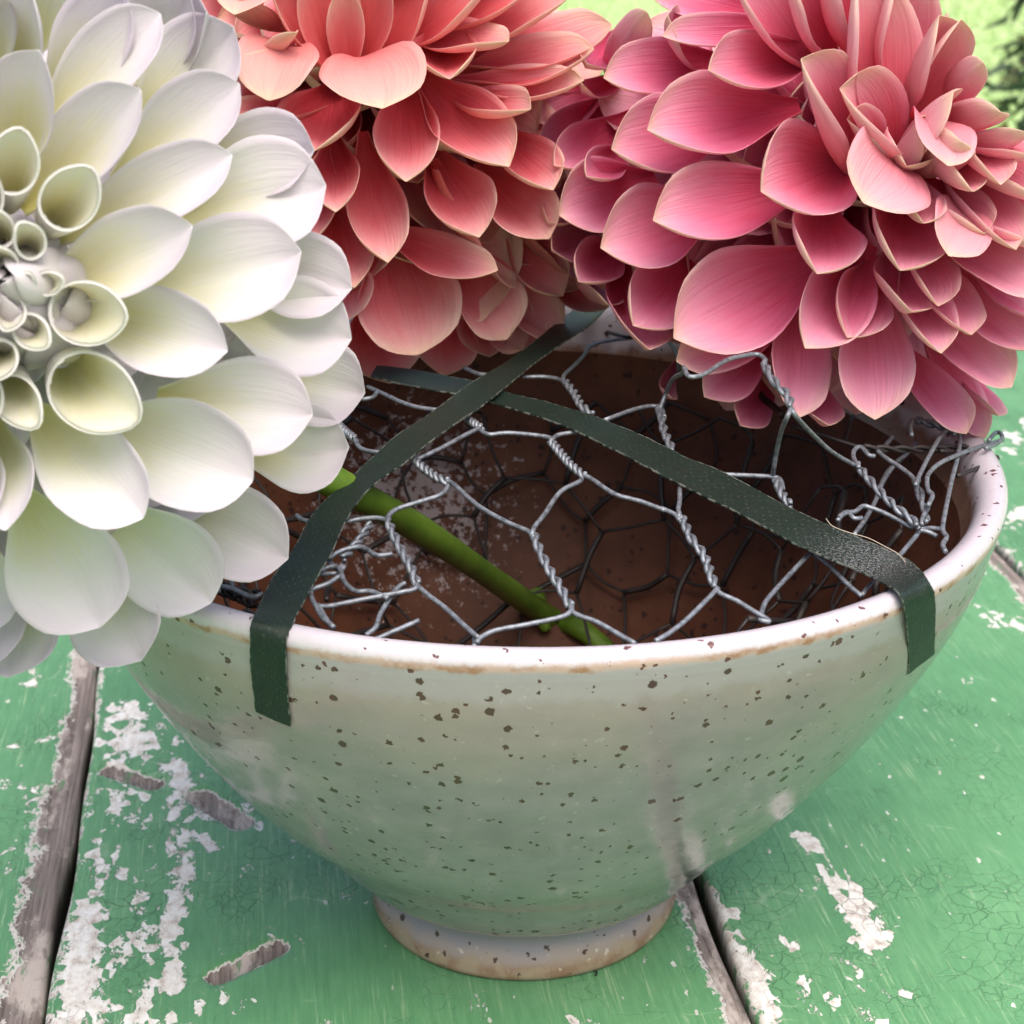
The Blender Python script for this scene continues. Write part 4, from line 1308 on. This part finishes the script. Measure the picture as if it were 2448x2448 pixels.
# ---- pink dahlia
Pd = dict(cup=(1.8, 1.36, 1.22), bend=.12, curl=.05, crease=.08, wave=.04)
Pw = dict(cup=(1.5, .95, .85), bend=.08, curl=.0, crease=.14, wave=.06)
curlk = dict(cup=(2.0, 1.6, 1.3), bend=.10, curl=.10, crease=.04, wave=.05)
def p4(*a, **k): return entry(c4, .62008, Pd, *a, **k)
pink = [
    p4(480, 500, 960, 410, 350), p4(342, 575, 740, 480, 330), p4(502, 850, 1000, 720, 340), p4(140, 830, 450, 700, 310), p4(300, 955, 700, 800, 340), p4(582, 1303, 1080, 1020, 410), p4(425, 1255, 620, 1040, 290), p4(490, 1348, 420, 1040, 280, Pw),
    p4(918, 738, 1210, 620, 420, cup=(1.9, 1.35, 1.1)), p4(715, 270, 1080, 190, 270), p4(312, 300, 720, 225, 250), p4(540, 140, 1000, 70, 160), p4(478, 45, 380, 230, 170, Pw), p4(560, 60, 690, 210, 220, Pw),
    p4(1072, 228, 1250, 560, 310, curlk), p4(1222, 342, 1420, 560, 320, curlk, s=.95), p4(1312, 782, 1440, 620, 400, flap), p4(1455, 1042, 1480, 780, 350),
    p4(1135, 1055, 1180, 800, 320), p4(1088, 1342, 1310, 1010, 300), p4(1358, 1617, 1370, 1150, 330, Pw), p4(1612, 1362, 1520, 1030, 240), p4(1642, 987, 1690, 790, 270, flap), p4(1885, 1492, 1590, 1160, 300, Pw),
    p4(1838, 1603, 1720, 1400, 160, Pw), p4(1710, 1672, 1520, 1390, 230, Pw), p4(1783, 1690, 1630, 1380, 220, Pw), p4(592, 1392, 1000, 1200, 240, Pw), p4(572, 1532, 610, 1400, 90, Pw), p4(700, 1530, 920, 1350, 210, Pw), p4(842, 1640, 960, 1480, 180, Pw),
    p4(1180, 1640, 1120, 1430, 210, Pw), p4(1060, 1612, 1090, 1180, 270, Pw), p4(1900, 962, 1690, 620, 280), p4(1640, 640, 1560, 450, 260, flap), p4(1735, 738, 1600, 560, 200, curlk), p4(1842, 712, 1680, 430, 240), p4(1660, 355, 1490, 570, 300, Pw), p4(1690, 545, 1560, 620, 220),
    p4(1690, 75, 1550, 420, 220), p4(1775, 240, 1660, 360, 150, Pw), p4(1843, 432, 1680, 430, 190), p4(1928, 505, 1740, 550, 190, Pw), p4(1290, -90, 1400, 470, 390), p4(1450, -120, 1470, 320, 330), p4(1605, 60, 1530, 360, 260),
    p4(820, -80, 1120, 190, 260), p4(1010, -110, 1190, 160, 280), p4(495, -12, 920, 20, 170, Pw), p4(1150, -160, 1260, 100, 330), p4(1640, 62, 1590, 200, 150, Pw, s=.9),
    p4(1990, 1140, 1630, 840, 320, Pw), p4(1990, 1350, 1690, 1060, 300, Pw), p4(2010, 960, 1740, 740, 300), p4(2000, 770, 1740, 540, 280), p4(1985, 610, 1710, 500, 230, Pw), p4(2100, 1250, 1800, 1000, 340, Pw), p4(2150, 1000, 1850, 800, 320, Pw),
    p4(1520, 455, 1440, 620, 180, curlk, s=.92), p4(1430, 600, 1400, 560, 160, curlk, s=.84), p4(1480, 640, 1440, 600, 220, curlk, s=.9), p4(1545, 860, 1480, 620, 240), p4(1250, 460, 1390, 590, 200, curlk, s=.92),
    p4(60, 605, 350, 390, 210), p4(120, 637, 370, 460, 190), p4(245, 680, 410, 560, 160), p4(98, 857, 220, 680, 170), p4(112, 962, 300, 870, 220, Pw), p4(215, 1086, 370, 940, 210), p4(330, 1175, 260, 1060, 190, Pw, s=.94), p4(60, 470, 300, 330, 180, Pw, s=.95),
    p4(250, 245, 360, 120, 150, Pw), p4(230, 325, 420, 250, 110, Pw), p4(1500, 1200, 1450, 1000, 260, Pw), p4(1730, 1290, 1600, 1020, 260, Pw, s=.97), p4(1250, 1300, 1350, 1050, 260, s=.96),
    p4(1780, 900, 1600, 700, 260, s=.96), p4(1600, 1180, 1560, 900, 220, s=.97),
]
pfill = [(11, R_(42), .50, .36, .1, dict(Pd)), (13, R_(62), .60, .40, .4, dict(Pd)), (15, R_(82), .70, .44, .2, dict(Pw)), (15, R_(99), .78, .44, .0, dict(Pw)), (13, R_(114), .76, .44, .6, dict(Pw)), (5, R_(18), .44, .28, .3, dict(Pd))]
flower('pink_dahlia', 'big rose pink dahlia with loose curling petals resting on the right of the bowl', (1960, 455), .362, 720, (.36, .32, .88), -.15, PINK, pink, pfill,
       'stub', cutf=.34)

# ------------------------------------------------------------------ bits
BK = NT('black_thread')
BK.set(Base_Color=(0.012, 0.02, 0.012), Roughness=0.7)
f0 = on_z(1420, 2304, .0005)
pts = [on_z(x, y, .0006) for x, y in ((1418, 2302), (1426, 2310), (1419, 2318), (1427, 2324), (1424, 2332))]
V, F = tube_data(smooth_path(pts, 5), .00018, 6)
o = mesh_obj('thread', V, F, BK.m)
o['label'] = 'tiny dark thread scrap lying on green paint in front of the bowl foot'
o['category'] = 'thread'
FB = NT('pale_fibre')
FB.set(Base_Color=(0.5, 0.42, 0.33), Roughness=0.6)
pts = [on_dome(*c6(x, y), .0022) for x, y in ((915, 1050), (950, 1090), (1040, 1125), (1130, 1150), (1210, 1190), (1290, 1235), (1330, 1285))]
V, F = tube_data(smooth_path(pts, 5), .00007, 5)
o = mesh_obj('fibre', V, F, FB.m)
o['label'] = 'fine pale fibre curling beside the scuffed tape strip'
o['category'] = 'fibre'
